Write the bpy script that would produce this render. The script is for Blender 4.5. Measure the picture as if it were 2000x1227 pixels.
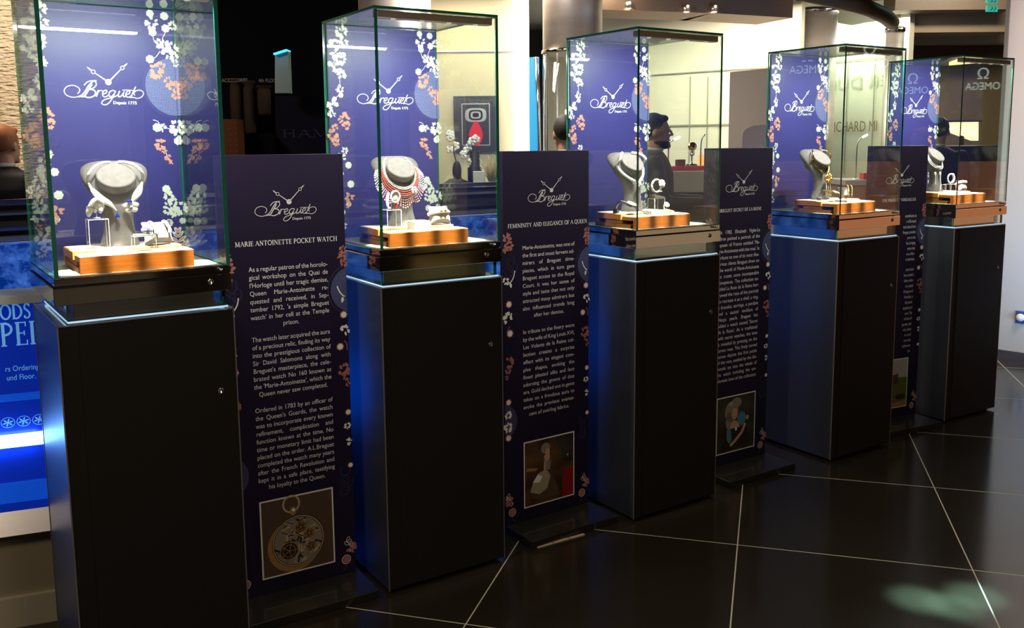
import bpy, math, random
from math import sin, cos, pi, sqrt, radians as R
from mathutils import Vector, Matrix, Euler
scene = bpy.context.scene
for o in list(bpy.data.objects): bpy.data.objects.remove(o, do_unlink=True)
C = scene.collection
# ---------------------------------------------------------------- camera
F, PITCH, ROLL, PCY = 1779.57, 0.129513, -0.0089067, 513.167
cam_d = bpy.data.cameras.new('camera'); cam = bpy.data.objects.new('camera', cam_d); C.objects.link(cam)
cam_d.sensor_fit = 'HORIZONTAL'; cam_d.sensor_width = 36.0; cam_d.lens = 36.0 * F / 2000.0
cam_d.shift_y = (PCY - 613.5) / 2000.0
cam_d.clip_start = 0.05; cam_d.clip_end = 100
cam.matrix_world = (Matrix.Translation((0, 0, 1.6)) @ Matrix.Rotation(-PITCH, 4, 'X') @ Matrix.Rotation(-ROLL, 4, 'Y')
                    @ Matrix.Rotation(pi / 2, 4, 'X'))
scene.camera = cam
# ---------------------------------------------------------------- world, exposure
w = bpy.data.worlds.new('world'); scene.world = w; w.use_nodes = True
w.node_tree.nodes['Background'].inputs[0].default_value = (0.75, 0.62, 0.5, 1)
w.node_tree.nodes['Background'].inputs[1].default_value = 0.012
vs = scene.view_settings; vs.view_transform = 'Standard'; vs.look = 'None'; vs.gamma = 1.0; vs.use_curve_mapping = False
vs.exposure = 0.0
cy = scene.cycles
cy.max_bounces = 10; cy.transparent_max_bounces = 40; cy.diffuse_bounces = 2; cy.glossy_bounces = 5; cy.transmission_bounces = 6
cy.caustics_reflective = False; cy.caustics_refractive = False; cy.sample_clamp_indirect = 3.0; cy.sample_clamp_direct = 0
cy.use_denoising = True
cy.use_adaptive_sampling = True

def light(name, kind, loc, energy, color=(1, 1, 1), rot=(0, 0, 0), parent=None, **k):
    d = bpy.data.lights.new(name, kind); d.energy = energy; d.color = color
    for a, b in k.items(): setattr(d, a, b)
    o = bpy.data.objects.new(name, d); C.objects.link(o); o.location = loc; o.rotation_euler = rot
    if parent: o.parent = parent
    return o
def aim(frm, to): return (Vector(to) - Vector(frm)).to_track_quat('-Z', 'Y').to_euler()
# room lights of the mall: dim warm hall lamps and the bright shop interiors behind, plus added fill lights
light('hall_lamp', 'AREA', (1.2, 0.2, 3.2), 50, (1.0, 0.80, 0.60), (0, 0, 0), shape='DISK', size=0.9)
light('hall_lamp', 'AREA', (-2.2, 0.2, 3.2), 52, (1.0, 0.80, 0.62), (0, 0, 0), shape='DISK', size=0.9)
light('shop_lamp', 'AREA', (0.1, 7.75, 3.0), 62, (1.0, 0.86, 0.62), (R(-12), 0, 0), shape='RECTANGLE', size=1.6, size_y=0.25)
light('shop_lamp', 'AREA', (1.4, 9.4, 3.0), 90, (1.0, 0.92, 0.74), (0, 0, R(-38)), shape='RECTANGLE', size=2.2, size_y=0.5)
light('shop_lamp', 'AREA', (2.6, 9.2, 3.0), 50, (1.0, 0.90, 0.72), (0, 0, R(-38)), shape='RECTANGLE', size=1.4, size_y=0.4)
light('shop_lamp', 'AREA', (3.75, 10.3, 2.9), 45, (0.92, 0.98, 0.78), (0, 0, R(-38)), shape='RECTANGLE', size=1.2, size_y=0.4)
light('added_orchid_light', 'AREA', (-0.3, 6.2, 2.9), 40, (1.0, 0.93, 0.80), aim((-0.3, 6.2, 2.9), (-0.3, 6.9, 1.4)), shape='DISK', size=0.3)  # fill light added to whiten the orchids
light('added_bulkhead_light', 'AREA', (4.6, 8.7, 3.2), 20, (1.0, 0.85, 0.62), aim((4.6, 8.7, 3.2), (4.7, 10.2, 2.7)), shape='RECTANGLE', size=1.0, size_y=0.1)  # fill light added to brighten the beige bulkheads
light('lift_lobby_lamp', 'AREA', (4.9, 9.3, 2.5), 22, (1.0, 0.84, 0.62), (0, 0, 0), shape='DISK', size=0.5)
light('wall_washer_lamp', 'AREA', (3.9, 5.2, 3.25), 30, (1.0, 0.84, 0.78), aim((3.9, 5.2, 3.25), (4.0, 6.2, 2.0)), shape='DISK', size=0.6, spread=R(90))
light('wall_washer_lamp', 'AREA', (4.3, 5.0, 0.25), 11, (0.35, 0.62, 1.0), aim((4.3, 5.0, 0.25), (3.9, 6.3, 0.8)), shape='RECTANGLE', size=0.8, size_y=0.3, spread=R(80))
light('left_hall_lamp', 'AREA', (-3.3, 5.6, 3.2), 75, (1.0, 0.83, 0.62), aim((-3.3, 5.6, 3.2), (-3.7, 7.0, 1.7)), shape='DISK', size=0.6)

# ---------------------------------------------------------------- materials
def mat(name, col, rough=0.5, metal=0.0, emit=None, es=0.0, coat=0.0, spec=0.5, **k):
    m = bpy.data.materials.new(name); m.use_nodes = True
    b = m.node_tree.nodes['Principled BSDF']
    b.inputs['Base Color'].default_value = (*col, 1); b.inputs['Roughness'].default_value = rough
    b.inputs['Metallic'].default_value = metal; b.inputs['Coat Weight'].default_value = coat
    b.inputs['Specular IOR Level'].default_value = spec
    if emit: b.inputs['Emission Color'].default_value = (*emit, 1); b.inputs['Emission Strength'].default_value = es
    for a, v in k.items(): b.inputs[a].default_value = v
    return m
def nodes(m): return m.node_tree.nodes, m.node_tree.links, m.node_tree.nodes['Principled BSDF']
def noise_var(m, scale, c1, c2, detail=4, stretch=(1, 1, 1), bump=0.0, rough=None):
    N, L, b = nodes(m)
    tc = N.new('ShaderNodeTexCoord'); mp = N.new('ShaderNodeMapping'); mp.inputs['Scale'].default_value = stretch
    n = N.new('ShaderNodeTexNoise'); n.inputs['Scale'].default_value = scale; n.inputs['Detail'].default_value = detail
    r = N.new('ShaderNodeValToRGB'); r.color_ramp.elements[0].position = .35; r.color_ramp.elements[1].position = .65
    r.color_ramp.elements[0].color = (*c1, 1); r.color_ramp.elements[1].color = (*c2, 1)
    L.new(tc.outputs['Object'], mp.inputs[0]); L.new(mp.outputs[0], n.inputs[0]); L.new(n.outputs[0], r.inputs[0]); L.new(r.outputs[0], b.inputs['Base Color'])
    if bump:
        bp = N.new('ShaderNodeBump'); bp.inputs['Strength'].default_value = bump; bp.inputs['Distance'].default_value = 0.002
        L.new(n.outputs[0], bp.inputs['Height']); L.new(bp.outputs[0], b.inputs['Normal'])
    return m
def glass_mat(name, tint, f0=0.045):
    m = bpy.data.materials.new(name); m.use_nodes = True; N, L = m.node_tree.nodes, m.node_tree.links
    N.remove(N['Principled BSDF']); out = N['Material Output']
    tr = N.new('ShaderNodeBsdfTransparent'); tr.inputs[0].default_value = (*tint, 1)
    gl = N.new('ShaderNodeBsdfGlossy'); gl.inputs['Roughness'].default_value = 0.0; gl.inputs[0].default_value = (1, 1, 1, 1)
    lw = N.new('ShaderNodeLayerWeight'); lw.inputs['Blend'].default_value = 0.5
    p = N.new('ShaderNodeMath'); p.operation = 'POWER'; p.inputs[1].default_value = 5.0
    mr = N.new('ShaderNodeMath'); mr.operation = 'MULTIPLY_ADD'; mr.inputs[1].default_value = 1 - f0; mr.inputs[2].default_value = f0
    mx = N.new('ShaderNodeMixShader')
    L.new(lw.outputs['Facing'], p.inputs[0]); L.new(p.outputs[0], mr.inputs[0]); L.new(mr.outputs[0], mx.inputs[0])
    L.new(tr.outputs[0], mx.inputs[1]); L.new(gl.outputs[0], mx.inputs[2]); L.new(mx.outputs[0], out.inputs[0])
    return m
M = {}
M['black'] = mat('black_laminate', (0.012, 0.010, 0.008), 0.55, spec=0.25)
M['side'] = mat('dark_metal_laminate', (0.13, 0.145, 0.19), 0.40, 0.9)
M['trim'] = mat('aluminium_trim', (0.5, 0.48, 0.45), 0.4, 0.9)
M['chrome'] = mat('polished_bronze_chrome', (0.62, 0.56, 0.48), 0.07, 1.0)
M['steel'] = mat('polished_steel', (0.72, 0.72, 0.74), 0.16, 1.0)
M['steel_b'] = mat('brushed_steel', (0.62, 0.60, 0.57), 0.32, 1.0)
M['darkgap'] = mat('dark_gap', (0.006, 0.005, 0.005), 0.6)
M['glass'] = glass_mat('case_glass', (0.950, 0.986, 0.964))
M['glass2'] = glass_mat('clear_acrylic', (0.975, 0.98, 0.975), 0.07)
M['edge'] = mat('green_glass_edge', (0.018, 0.19, 0.13), 0.15, 0.0, coat=0.5)
M['acr_edge'] = mat('acrylic_edge', (0.75, 0.74, 0.66), 0.15, coat=0.5)
M['lit'] = mat('edge_lit_acrylic', (0.6, 0.75, 0.9), 0.3, emit=(0.5, 0.78, 1.0), es=0.75)
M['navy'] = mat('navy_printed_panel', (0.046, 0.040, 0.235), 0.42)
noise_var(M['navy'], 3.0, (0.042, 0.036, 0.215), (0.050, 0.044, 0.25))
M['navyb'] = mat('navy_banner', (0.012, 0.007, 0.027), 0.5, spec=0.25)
M['white'] = mat('white_print', (0.85, 0.83, 0.80), 0.5)
M['cream'] = mat('cream_print', (0.55, 0.49, 0.44), 0.5)
M['salmon'] = mat('salmon_print', (0.74, 0.33, 0.27), 0.5)
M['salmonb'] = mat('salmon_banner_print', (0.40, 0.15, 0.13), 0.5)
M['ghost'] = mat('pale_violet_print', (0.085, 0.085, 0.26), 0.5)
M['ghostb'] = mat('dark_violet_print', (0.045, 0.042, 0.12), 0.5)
M['lattice'] = mat('lattice_disc_print', (0.12, 0.13, 0.36), 0.5)
def lattice(m, c1, c2, sc):
    N, L, b = nodes(m); tc = N.new('ShaderNodeTexCoord'); ck = N.new('ShaderNodeTexVoronoi'); ck.inputs['Scale'].default_value = sc
    ck.inputs['Randomness'].default_value = 0.15; r = N.new('ShaderNodeValToRGB')
    r.color_ramp.elements[0].color = (*c1, 1); r.color_ramp.elements[1].color = (*c2, 1); r.color_ramp.elements[0].position = .25; r.color_ramp.elements[1].position = .5
    L.new(tc.outputs['Object'], ck.inputs[0]); L.new(ck.outputs['Distance'], r.inputs[0]); L.new(r.outputs[0], b.inputs['Base Color'])
lattice(M['lattice'], (0.07, 0.07, 0.26), (0.20, 0.22, 0.48), 190)
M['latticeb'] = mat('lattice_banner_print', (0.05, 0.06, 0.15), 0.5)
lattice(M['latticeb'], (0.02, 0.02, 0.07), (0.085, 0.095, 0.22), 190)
M['btext'] = mat('grey_text_print', (0.80, 0.76, 0.76), 0.5)
M['velvet'] = noise_var(mat('grey_velvet', (0.17, 0.165, 0.165), 0.85), 60, (0.105, 0.098, 0.095), (0.135, 0.125, 0.120), bump=0.15)
M['velvet'].node_tree.nodes['Principled BSDF'].inputs['Sheen Weight'].default_value = 0.1
M['wood'] = noise_var(mat('orange_wood', (0.6, 0.24, 0.04), 0.35), 14, (0.52, 0.15, 0.018), (0.66, 0.21, 0.028), stretch=(1, 8, 8))
M['woodd'] = noise_var(mat('dark_wood', (0.2, 0.07, 0.02), 0.4), 14, (0.30, 0.10, 0.02), (0.38, 0.14, 0.03), stretch=(1, 8, 8))
M['pad'] = mat('pad_and_lit_top', (0.80, 0.74, 0.62), 0.5)  # leather of the white pads; also paints the spot-lit riser tops
M['dblack'] = mat('black_pad', (0.012, 0.012, 0.012), 0.5)
M['pearl'] = mat('pearl', (0.86, 0.84, 0.80), 0.18, coat=0.6)
M['diamond'] = mat('diamond_pave', (0.93, 0.92, 0.88), 0.2, 0.0, coat=1.0)
M['coral'] = mat('coral_bead', (0.62, 0.13, 0.10), 0.3, coat=0.5)
M['pink'] = mat('pink_bead', (0.78, 0.42, 0.40), 0.25, coat=0.5)
M['sapphire'] = mat('sapphire', (0.01, 0.03, 0.30), 0.05, coat=1.0)
M['ruby'] = mat('ruby_drop', (0.75, 0.01, 0.02), 0.08, coat=1.0)
M['gold'] = mat('gold', (0.85, 0.55, 0.15), 0.2, 1.0)
M['leatherb'] = mat('black_strap', (0.015, 0.014, 0.013), 0.35)
M['dial'] = mat('watch_dial', (0.8, 0.8, 0.78), 0.3)

# tray floor of the case: slotted metal grille
m = mat('slotted_metal_grille', (0.3, 0.28, 0.22), 0.5, 0.2); M['grille'] = m
N, L, b = nodes(m); tc = N.new('ShaderNodeTexCoord'); sx = N.new('ShaderNodeSeparateXYZ'); L.new(tc.outputs['Object'], sx.inputs[0])
def mth(N, L, op, a, bb=None, c=None):
    n = N.new('ShaderNodeMath'); n.operation = op
    for i, v in enumerate((a, bb, c)):
        if v is None: continue
        if isinstance(v, (int, float)): n.inputs[i].default_value = v
        else: L.new(v, n.inputs[i])
    return n.outputs[0]
a = mth(N, L, 'MULTIPLY_ADD', sx.outputs[0], 0.35, sx.outputs[1]); a = mth(N, L, 'MULTIPLY', a, 42.0); a = mth(N, L, 'FRACT', a)
a = mth(N, L, 'LESS_THAN', a, 0.36)
r2 = mth(N, L, 'MULTIPLY', sx.outputs[0], 9.0); r2 = mth(N, L, 'FRACT', r2); r2 = mth(N, L, 'GREATER_THAN', r2, 0.12); a = mth(N, L, 'MULTIPLY', a, r2)
mx = N.new('ShaderNodeMix'); mx.data_type = 'RGBA'; L.new(a, mx.inputs[0]); mx.inputs[6].default_value = (0.16, 0.15, 0.115, 1); mx.inputs[7].default_value = (0.015, 0.014, 0.012, 1)
L.new(mx.outputs[2], b.inputs['Base Color'])

# floor tiles with pale grout
m = mat('dark_polished_tiles', (0.012, 0.010, 0.008), 0.14); M['floor'] = m
N, L, b = nodes(m); tc = N.new('ShaderNodeTexCoord'); sx = N.new('ShaderNodeSeparateXYZ'); L.new(tc.outputs['Object'], sx.inputs[0])
def line(o):
    a = mth(N, L, 'DIVIDE', o, 0.857); a = mth(N, L, 'ADD', a, 200.5); a = mth(N, L, 'FRACT', a); a = mth(N, L, 'SUBTRACT', a, 0.5); a = mth(N, L, 'ABSOLUTE', a)
    return mth(N, L, 'LESS_THAN', a, 0.0028)
g = mth(N, L, 'MAXIMUM', line(sx.outputs[0]), line(sx.outputs[1]))
nz = N.new('ShaderNodeTexNoise'); nz.inputs['Scale'].default_value = 1.6; nz.inputs['Detail'].default_value = 6; L.new(tc.outputs['Object'], nz.inputs[0])
mx = N.new('ShaderNodeMix'); mx.data_type = 'RGBA'; L.new(nz.outputs[0], mx.inputs[0]); mx.inputs[6].default_value = (0.011, 0.008, 0.005, 1); mx.inputs[7].default_value = (0.020, 0.015, 0.009, 1)
m2 = N.new('ShaderNodeMix'); m2.data_type = 'RGBA'; L.new(g, m2.inputs[0]); L.new(mx.outputs[2], m2.inputs[6]); m2.inputs[7].default_value = (0.42, 0.38, 0.28, 1); L.new(m2.outputs[2], b.inputs['Base Color'])
rr = mth(N, L, 'MULTIPLY_ADD', nz.outputs[0], 0.12, 0.10); rr = mth(N, L, 'MULTIPLY_ADD', g, 0.4, rr); L.new(rr, b.inputs['Roughness'])

# ---------------------------------------------------------------- mesh helpers
class MB:
    def __init__(s): s.v = []; s.f = []; s.m = []; s.sm = []
    def add(s, vs_, fs, mi=0, smooth=False, T=None):
        o = len(s.v)
        for p in vs_: s.v.append(tuple(T @ Vector(p)) if T else tuple(p))
        for f in fs: s.f.append([i + o for i in f]); s.m.append(mi); s.sm.append(smooth)
        return s
    def box(s, x0, x1, y0, y1, z0, z1, mi=0, T=None, sides=None):
        v = [(x0, y0, z0), (x1, y0, z0), (x1, y1, z0), (x0, y1, z0), (x0, y0, z1), (x1, y0, z1), (x1, y1, z1), (x0, y1, z1)]
        f = [(0, 3, 2, 1), (4, 5, 6, 7), (0, 1, 5, 4), (1, 2, 6, 5), (2, 3, 7, 6), (3, 0, 4, 7)]   # bottom top front right back left
        if sides is None: return s.add(v, f, mi, False, T)
        for q, k in zip(f, sides):
            if k is not None: s.add(v, [q], k, False, T)
        return s
    def cbox(s, x0, x1, y0, y1, z0, z1, c=0.003, mi=0, T=None):   # chamfered
        def ring(z, i):
            a, b_, d, e = x0 + i, x1 - i, y0 + i, y1 - i
            return [(a + c, d, z), (b_ - c, d, z), (b_, d + c, z), (b_, e - c, z), (b_ - c, e, z), (a + c, e, z), (a, e - c, z), (a, d + c, z)]
        rs = [ring(z0, c), ring(z0 + c, 0), ring(z1 - c, 0), ring(z1, c)]
        return s.loft(rs, mi, T=T, smooth=False)
    def loft(s, rings, mi=0, cap=True, T=None, smooth=True, closed=True):
        n = len(rings[0]); v = [p for r in rings for p in r]; f = []
        for i in range(len(rings) - 1):
            for j in range(n if closed else n - 1):
                k = (j + 1) % n; f.append((i * n + j, i * n + k, (i + 1) * n + k, (i + 1) * n + j))
        s.add(v, f, mi, smooth, T)
        if cap:
            o = len(s.v) - len(v); s.f.append([o + j for j in range(n)][::-1]); s.m.append(mi); s.sm.append(False)
            o2 = o + (len(rings) - 1) * n; s.f.append([o2 + j for j in range(n)]); s.m.append(mi); s.sm.append(False)
        return s
    def tube(s, pts, r, n=8, mi=0, closed=False, T=None, sq=1.0):
        P = [Vector(p) for p in pts]; m_ = len(P); rings = []
        rad = r if isinstance(r, (list, tuple)) else [r] * m_
        up = Vector((0, 0, 1))
        for i in range(m_):
            if closed: d = P[(i + 1) % m_] - P[i - 1]
            else: d = P[min(i + 1, m_ - 1)] - P[max(i - 1, 0)]
            d.normalize(); a = up if abs(d.dot(up)) < 0.95 else Vector((0, 1, 0))
            x = d.cross(a).normalized(); y = x.cross(d)
            rings.append([tuple(P[i] + (x * cos(2 * pi * k / n) + y * sin(2 * pi * k / n) * sq) * rad[i]) for k in range(n)])
        if closed: rings.append(rings[0])
        return s.loft(rings, mi, cap=not closed, T=T)
    def ell(s, c, r, nu=12, nv=8, mi=0, T=None):
        rx, ry, rz = r if isinstance(r, (list, tuple)) else (r, r, r); v = []; f = []
        v.append((c[0], c[1], c[2] - rz))
        for i in range(1, nv):
            t = -pi / 2 + pi * i / nv
            for j in range(nu): v.append((c[0] + rx * cos(t) * cos(2 * pi * j / nu), c[1] + ry * cos(t) * sin(2 * pi * j / nu), c[2] + rz * sin(t)))
        v.append((c[0], c[1], c[2] + rz)); e = len(v) - 1
        for j in range(nu):
            k = (j + 1) % nu; f.append((0, 1 + k, 1 + j)); f.append((e, e - nu + j, e - nu + k))
            for i in range(nv - 2): a = 1 + i * nu; f.append((a + j, a + k, a + nu + k, a + nu + j))
        return s.add(v, f, mi, True, T)
    def lathe(s, prof, n=24, mi=0, c=(0, 0), T=None, smooth=True):
        return s.loft([[(c[0] + r * cos(2 * pi * k / n), c[1] + r * sin(2 * pi * k / n), z) for k in range(n)] for r, z in prof], mi, T=T, smooth=smooth)
    def poly(s, pts, y, mi=0, T=None):     # flat polygon in the x-z plane facing -y
        v = [(p[0], y, p[1]) for p in pts]; area = sum(pts[i - 1][0] * pts[i][1] - pts[i][0] * pts[i - 1][1] for i in range(len(pts)))
        f = list(range(len(v)));
        if area < 0: f = f[::-1]
        return s.add(v, [f], mi, False, T)
    def slab(s, pts, y0, y1, mi=0, T=None):  # x-z outline with depth
        v0 = [(p[0], y0, p[1]) for p in pts]; v1 = [(p[0], y1, p[1]) for p in pts]; n = len(pts)
        return s.loft([v0, v1], mi, T=T, smooth=False)
    def ribbon(s, pts, wd, y, mi=0):
        n = len(pts); v = []
        for i, p in enumerate(pts):
            a = pts[max(0, i - 1)]; b_ = pts[min(n - 1, i + 1)]; dx, dz = b_[0] - a[0], b_[1] - a[1]; l = sqrt(dx * dx + dz * dz) or 1
            ww = (wd[i] if isinstance(wd, (list, tuple)) else wd) / 2
            v += [(p[0] - dz / l * ww, y, p[1] + dx / l * ww), (p[0] + dz / l * ww, y, p[1] - dx / l * ww)]
        return s.add(v, [(2 * i, 2 * i + 1, 2 * i + 3, 2 * i + 2) for i in range(n - 1)], mi)
    def build(s, name, mats, parent=None, loc=None, rot=None, kind=None):
        me = bpy.data.meshes.new(name); me.from_pydata(s.v, [], s.f)
        for m_ in (mats if isinstance(mats, (list, tuple)) else [mats]): me.materials.append(M[m_] if isinstance(m_, str) else m_)
        me.polygons.foreach_set('material_index', s.m); me.polygons.foreach_set('use_smooth', s.sm); me.update()
        o = bpy.data.objects.new(name, me); C.objects.link(o)
        if parent: o.parent = parent
        if loc: o.location = loc
        if rot is not None: o.rotation_euler = (0, 0, rot) if isinstance(rot, (int, float)) else rot
        if kind: o['kind'] = kind
        return o
def tag(o, label, cat, group=None):
    o['label'] = label; o['category'] = cat
    if group: o['group'] = group
    return o
def thing(name, label, cat, loc, rz=0, group=None):
    o = bpy.data.objects.new(name, None); C.objects.link(o); o.empty_display_size = .1; o.location = loc; o.rotation_euler = (0, 0, rz)
    return tag(o, label, cat, group)
def spline(pts, n=6, closed=False):
    out = []; m_ = len(pts); P = [Vector(p) for p in pts]
    for i in range(m_ if closed else m_ - 1):
        if closed: a, b_, c, d = P[i - 1], P[i], P[(i + 1) % m_], P[(i + 2) % m_]
        else: a, b_, c, d = P[max(i - 1, 0)], P[i], P[i + 1], P[min(i + 2, m_ - 1)]
        for k in range(n):
            t = k / n; out.append(tuple(0.5 * ((2 * b_) + (c - a) * t + (2 * a - 5 * b_ + 4 * c - d) * t * t + (3 * b_ - a - 3 * c + d) * t ** 3)))
    if not closed: out.append(tuple(P[-1]))
    return out
_cr, _sr = cos(ROLL), sin(ROLL); _cp, _sp = cos(PITCH), sin(PITCH)
def ray(px, py):
    x, z = (px - 1000) / F, -(py - PCY) / F; x, z = x * _cr - z * _sr, x * _sr + z * _cr
    return Vector((x, _cp + z * _sp, -_sp + z * _cp))
def at(px, py, Y):
    r = ray(px, py); return Vector((0, 0, 1.6)) + r * (Y / r.y)
def onplane(px, py, x, y, a):      # point of a vertical plane through (x, y) with heading a
    r = ray(px, py); n = Vector((-sin(a), cos(a), 0)); k = (x * n.x + y * n.y) / (r.x * n.x + r.y * n.y); return Vector((0, 0, 1.6)) + r * k
# built-in font, one mesh per block of text
_gl = {}
def load_glyphs(chars):
    obs = {}
    for s_ in [c for c in chars] + [c + '|' for c in chars] + ['|']:
        cu = bpy.data.curves.new('g', 'FONT'); cu.body = s_; cu.size = 1.0; cu.resolution_u = 3
        o = bpy.data.objects.new('g', cu); C.objects.link(o); obs[s_] = o
    bpy.context.view_layer.update(); dg = bpy.context.evaluated_depsgraph_get(); mm = {}
    for s_, o in obs.items():
        me = bpy.data.meshes.new_from_object(o.evaluated_get(dg)); mm[s_] = ([tuple(v.co) for v in me.vertices], [tuple(p.vertices) for p in me.polygons]); bpy.data.meshes.remove(me)
    mx_ = lambda q: max([v[0] for v in q[0]], default=0)
    base = mx_(mm['|'])
    for c in chars: _gl[c] = (*mm[c], mx_(mm[c + '|']) - base)
    for o in obs.values():
        cu = o.data; bpy.data.objects.remove(o); bpy.data.curves.remove(cu)
load_glyphs('ABCDEFGHIJKLMNOPQRSTUVWXYZabcdefghijklmnopqrstuvwxyz0123456789.,\'-é&Ω')
def twidth(t): return sum(_gl[c][2] if c in _gl else 0.3 for c in t)
def text_line(mb, t, x, z, size, xs, y, mi=0, width=None, mirror=False):
    words = t.split(' '); ws = [twidth(q) * size * xs for q in words]; sp = 0.27 * size * xs
    if width is not None and len(words) > 1: sp = (width - sum(ws)) / (len(words) - 1)
    cx = x
    for q, ww in zip(words, ws):
        for c in q:
            v, f, adv = _gl[c]
            mb.add([(cx + p[0] * size * xs, y, z + p[1] * size) for p in v], f, mi); cx += adv * size * xs
        cx += sp
    return cx
def text_c(mb, t, xc, z, size, xs, y, mi=0):
    wd = (twidth(t.replace(' ', '')) + 0.27 * t.count(' ')) * size * xs; text_line(mb, t, xc - wd / 2, z, size, xs, y, mi)
# hand-made roman capitals: strokes (points, weight) in a box of height 1
def _arc(cx, cz, rx, rz, a0, a1, n=10): return [(cx + rx * cos(R(a0 + (a1 - a0) * i / n)), cz + rz * sin(R(a0 + (a1 - a0) * i / n))) for i in range(n + 1)]
T_, t_ = 0.15, 0.06
SER = {
 'A': (.78, [([(.06, 0), (.36, 1)], t_), ([(.36, 1), (.70, 0)], T_), ([(.18, .36), (.56, .36)], t_), ([(0, .02), (.17, .02)], t_), ([(.58, .02), (.82, .02)], t_)]),
 'B': (.66, [([(.14, 0), (.14, 1)], T_), (_arc(.2, .76, .28, .22, 90, -90), .11), (_arc(.2, .28, .34, .26, 90, -90), .12), ([(.02, .02), (.25, .02)], t_), ([(.02, .98), (.25, .98)], t_)]),
 'C': (.74, [(_arc(.42, .5, .36, .48, 50, 310, 16), .12), ([(.66, .72), (.66, .95)], t_)]),
 'D': (.80, [([(.14, 0), (.14, 1)], T_), (_arc(.24, .5, .46, .47, 90, -90, 14), .13), ([(.02, .02), (.3, .02)], t_), ([(.02, .98), (.3, .98)], t_)]),
 'E': (.60, [([(.14, 0), (.14, 1)], T_), ([(.02, .03), (.54, .03)], t_), ([(.02, .97), (.50, .97)], t_), ([(.14, .52), (.42, .52)], t_), ([(.53, .0), (.53, .22)], t_), ([(.49, 1), (.49, .8)], t_), ([(.42, .42), (.42, .62)], t_)]),
 'F': (.56, [([(.14, 0), (.14, 1)], T_), ([(.02, .02), (.28, .02)], t_), ([(.02, .97), (.50, .97)], t_), ([(.14, .50), (.40, .50)], t_), ([(.49, 1), (.49, .78)], t_), ([(.40, .40), (.40, .60)], t_)]),
 'G': (.80, [(_arc(.42, .5, .36, .48, 50, 320, 16), .12), ([(.70, .05), (.70, .42)], T_), ([(.54, .42), (.80, .42)], t_), ([(.66, .72), (.66, .95)], t_)]),
 'H': (.84, [([(.16, 0), (.16, 1)], T_), ([(.66, 0), (.66, 1)], T_), ([(.16, .52), (.66, .52)], t_)] + [([(a - .12, z), (a + .12, z)], t_) for a in (.16, .66) for z in (.02, .98)]),
 'I': (.34, [([(.17, 0), (.17, 1)], T_), ([(.04, .02), (.30, .02)], t_), ([(.04, .98), (.30, .98)], t_)]),
 'K': (.76, [([(.14, 0), (.14, 1)], T_), ([(.14, .40), (.60, 1)], t_), ([(.30, .58), (.66, 0)], T_), ([(.02, .02), (.28, .02)], t_), ([(.02, .98), (.28, .98)], t_), ([(.48, .98), (.70, .98)], t_), ([(.54, .02), (.78, .02)], t_)]),
 'L': (.58, [([(.14, 0), (.14, 1)], T_), ([(.02, .03), (.54, .03)], t_), ([(.53, 0), (.53, .24)], t_), ([(.02, .98), (.28, .98)], t_)]),
 'M': (.98, [([(.12, 0), (.14, 1)], t_), ([(.16, 1), (.46, .08)], T_), ([(.48, .06), (.78, 1)], t_), ([(.80, 0), (.78, 1)], T_), ([(.0, .02), (.24, .02)], t_), ([(.68, .02), (.93, .02)], t_), ([(.02, .98), (.18, .98)], t_), ([(.76, .98), (.92, .98)], t_)]),
 'N': (.82, [([(.14, 0), (.14, 1)], t_), ([(.14, .98), (.66, .04)], T_), ([(.66, 0), (.66, 1)], t_), ([(.02, .02), (.26, .02)], t_), ([(.0, .98), (.18, .98)], t_), ([(.54, .98), (.78, .98)], t_)]),
 'O': (.84, [(_arc(.42, .5, .35, .47, 0, 360, 22), .13)]),
 'P': (.62, [([(.14, 0), (.14, 1)], T_), (_arc(.2, .72, .32, .25, 90, -90), .12), ([(.02, .02), (.28, .02)], t_), ([(.02, .98), (.25, .98)], t_)]),
 'Q': (.84, [(_arc(.42, .5, .35, .47, 0, 360, 22), .13), ([(.40, .06), (.60, -.14), (.84, -.18)], .09)]),
 'R': (.70, [([(.14, 0), (.14, 1)], T_), (_arc(.2, .74, .30, .23, 90, -90), .12), ([(.34, .50), (.66, .0)], T_), ([(.02, .02), (.26, .02)], t_), ([(.02, .98), (.25, .98)], t_), ([(.60, .02), (.74, .02)], t_)]),
 'S': (.54, [([(.44, .84), (.36, .95), (.22, .96), (.10, .84), (.12, .66), (.30, .52), (.44, .38), (.46, .18), (.34, .04), (.18, .04), (.07, .17)], .12), ([(.45, .78), (.45, .97)], t_), ([(.07, .03), (.07, .24)], t_)]),
 'T': (.70, [([(.34, 0), (.34, 1)], T_), ([(.04, .97), (.64, .97)], t_), ([(.05, 1), (.05, .78)], t_), ([(.63, 1), (.63, .78)], t_), ([(.22, .02), (.46, .02)], t_)]),
 'U': (.80, [([(.15, 1), (.15, .32)] + _arc(.39, .32, .24, .30, 180, 360, 8) + [(.63, 1)], .10), ([(.02, .98), (.28, .98)], t_), ([(.52, .98), (.74, .98)], t_)]),
 'V': (.74, [([(.10, 1), (.38, .02)], T_), ([(.38, .02), (.64, 1)], t_), ([(.0, .98), (.22, .98)], t_), ([(.54, .98), (.74, .98)], t_)]),
 'W': (1.06, [([(.10, 1), (.33, .02)], T_), ([(.33, .02), (.53, .9)], t_), ([(.50, 1), (.72, .02)], T_), ([(.72, .02), (.96, 1)], t_), ([(.0, .98), (.62, .98)], t_), ([(.86, .98), (1.06, .98)], t_)]),
 'Y': (.72, [([(.10, 1), (.36, .48)], T_), ([(.36, .48), (.62, 1)], t_), ([(.36, 0), (.36, .5)], T_), ([(.0, .98), (.2, .98)], t_), ([(.52, .98), (.72, .98)], t_), ([(.24, .02), (.48, .02)], t_)]),
}
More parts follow.
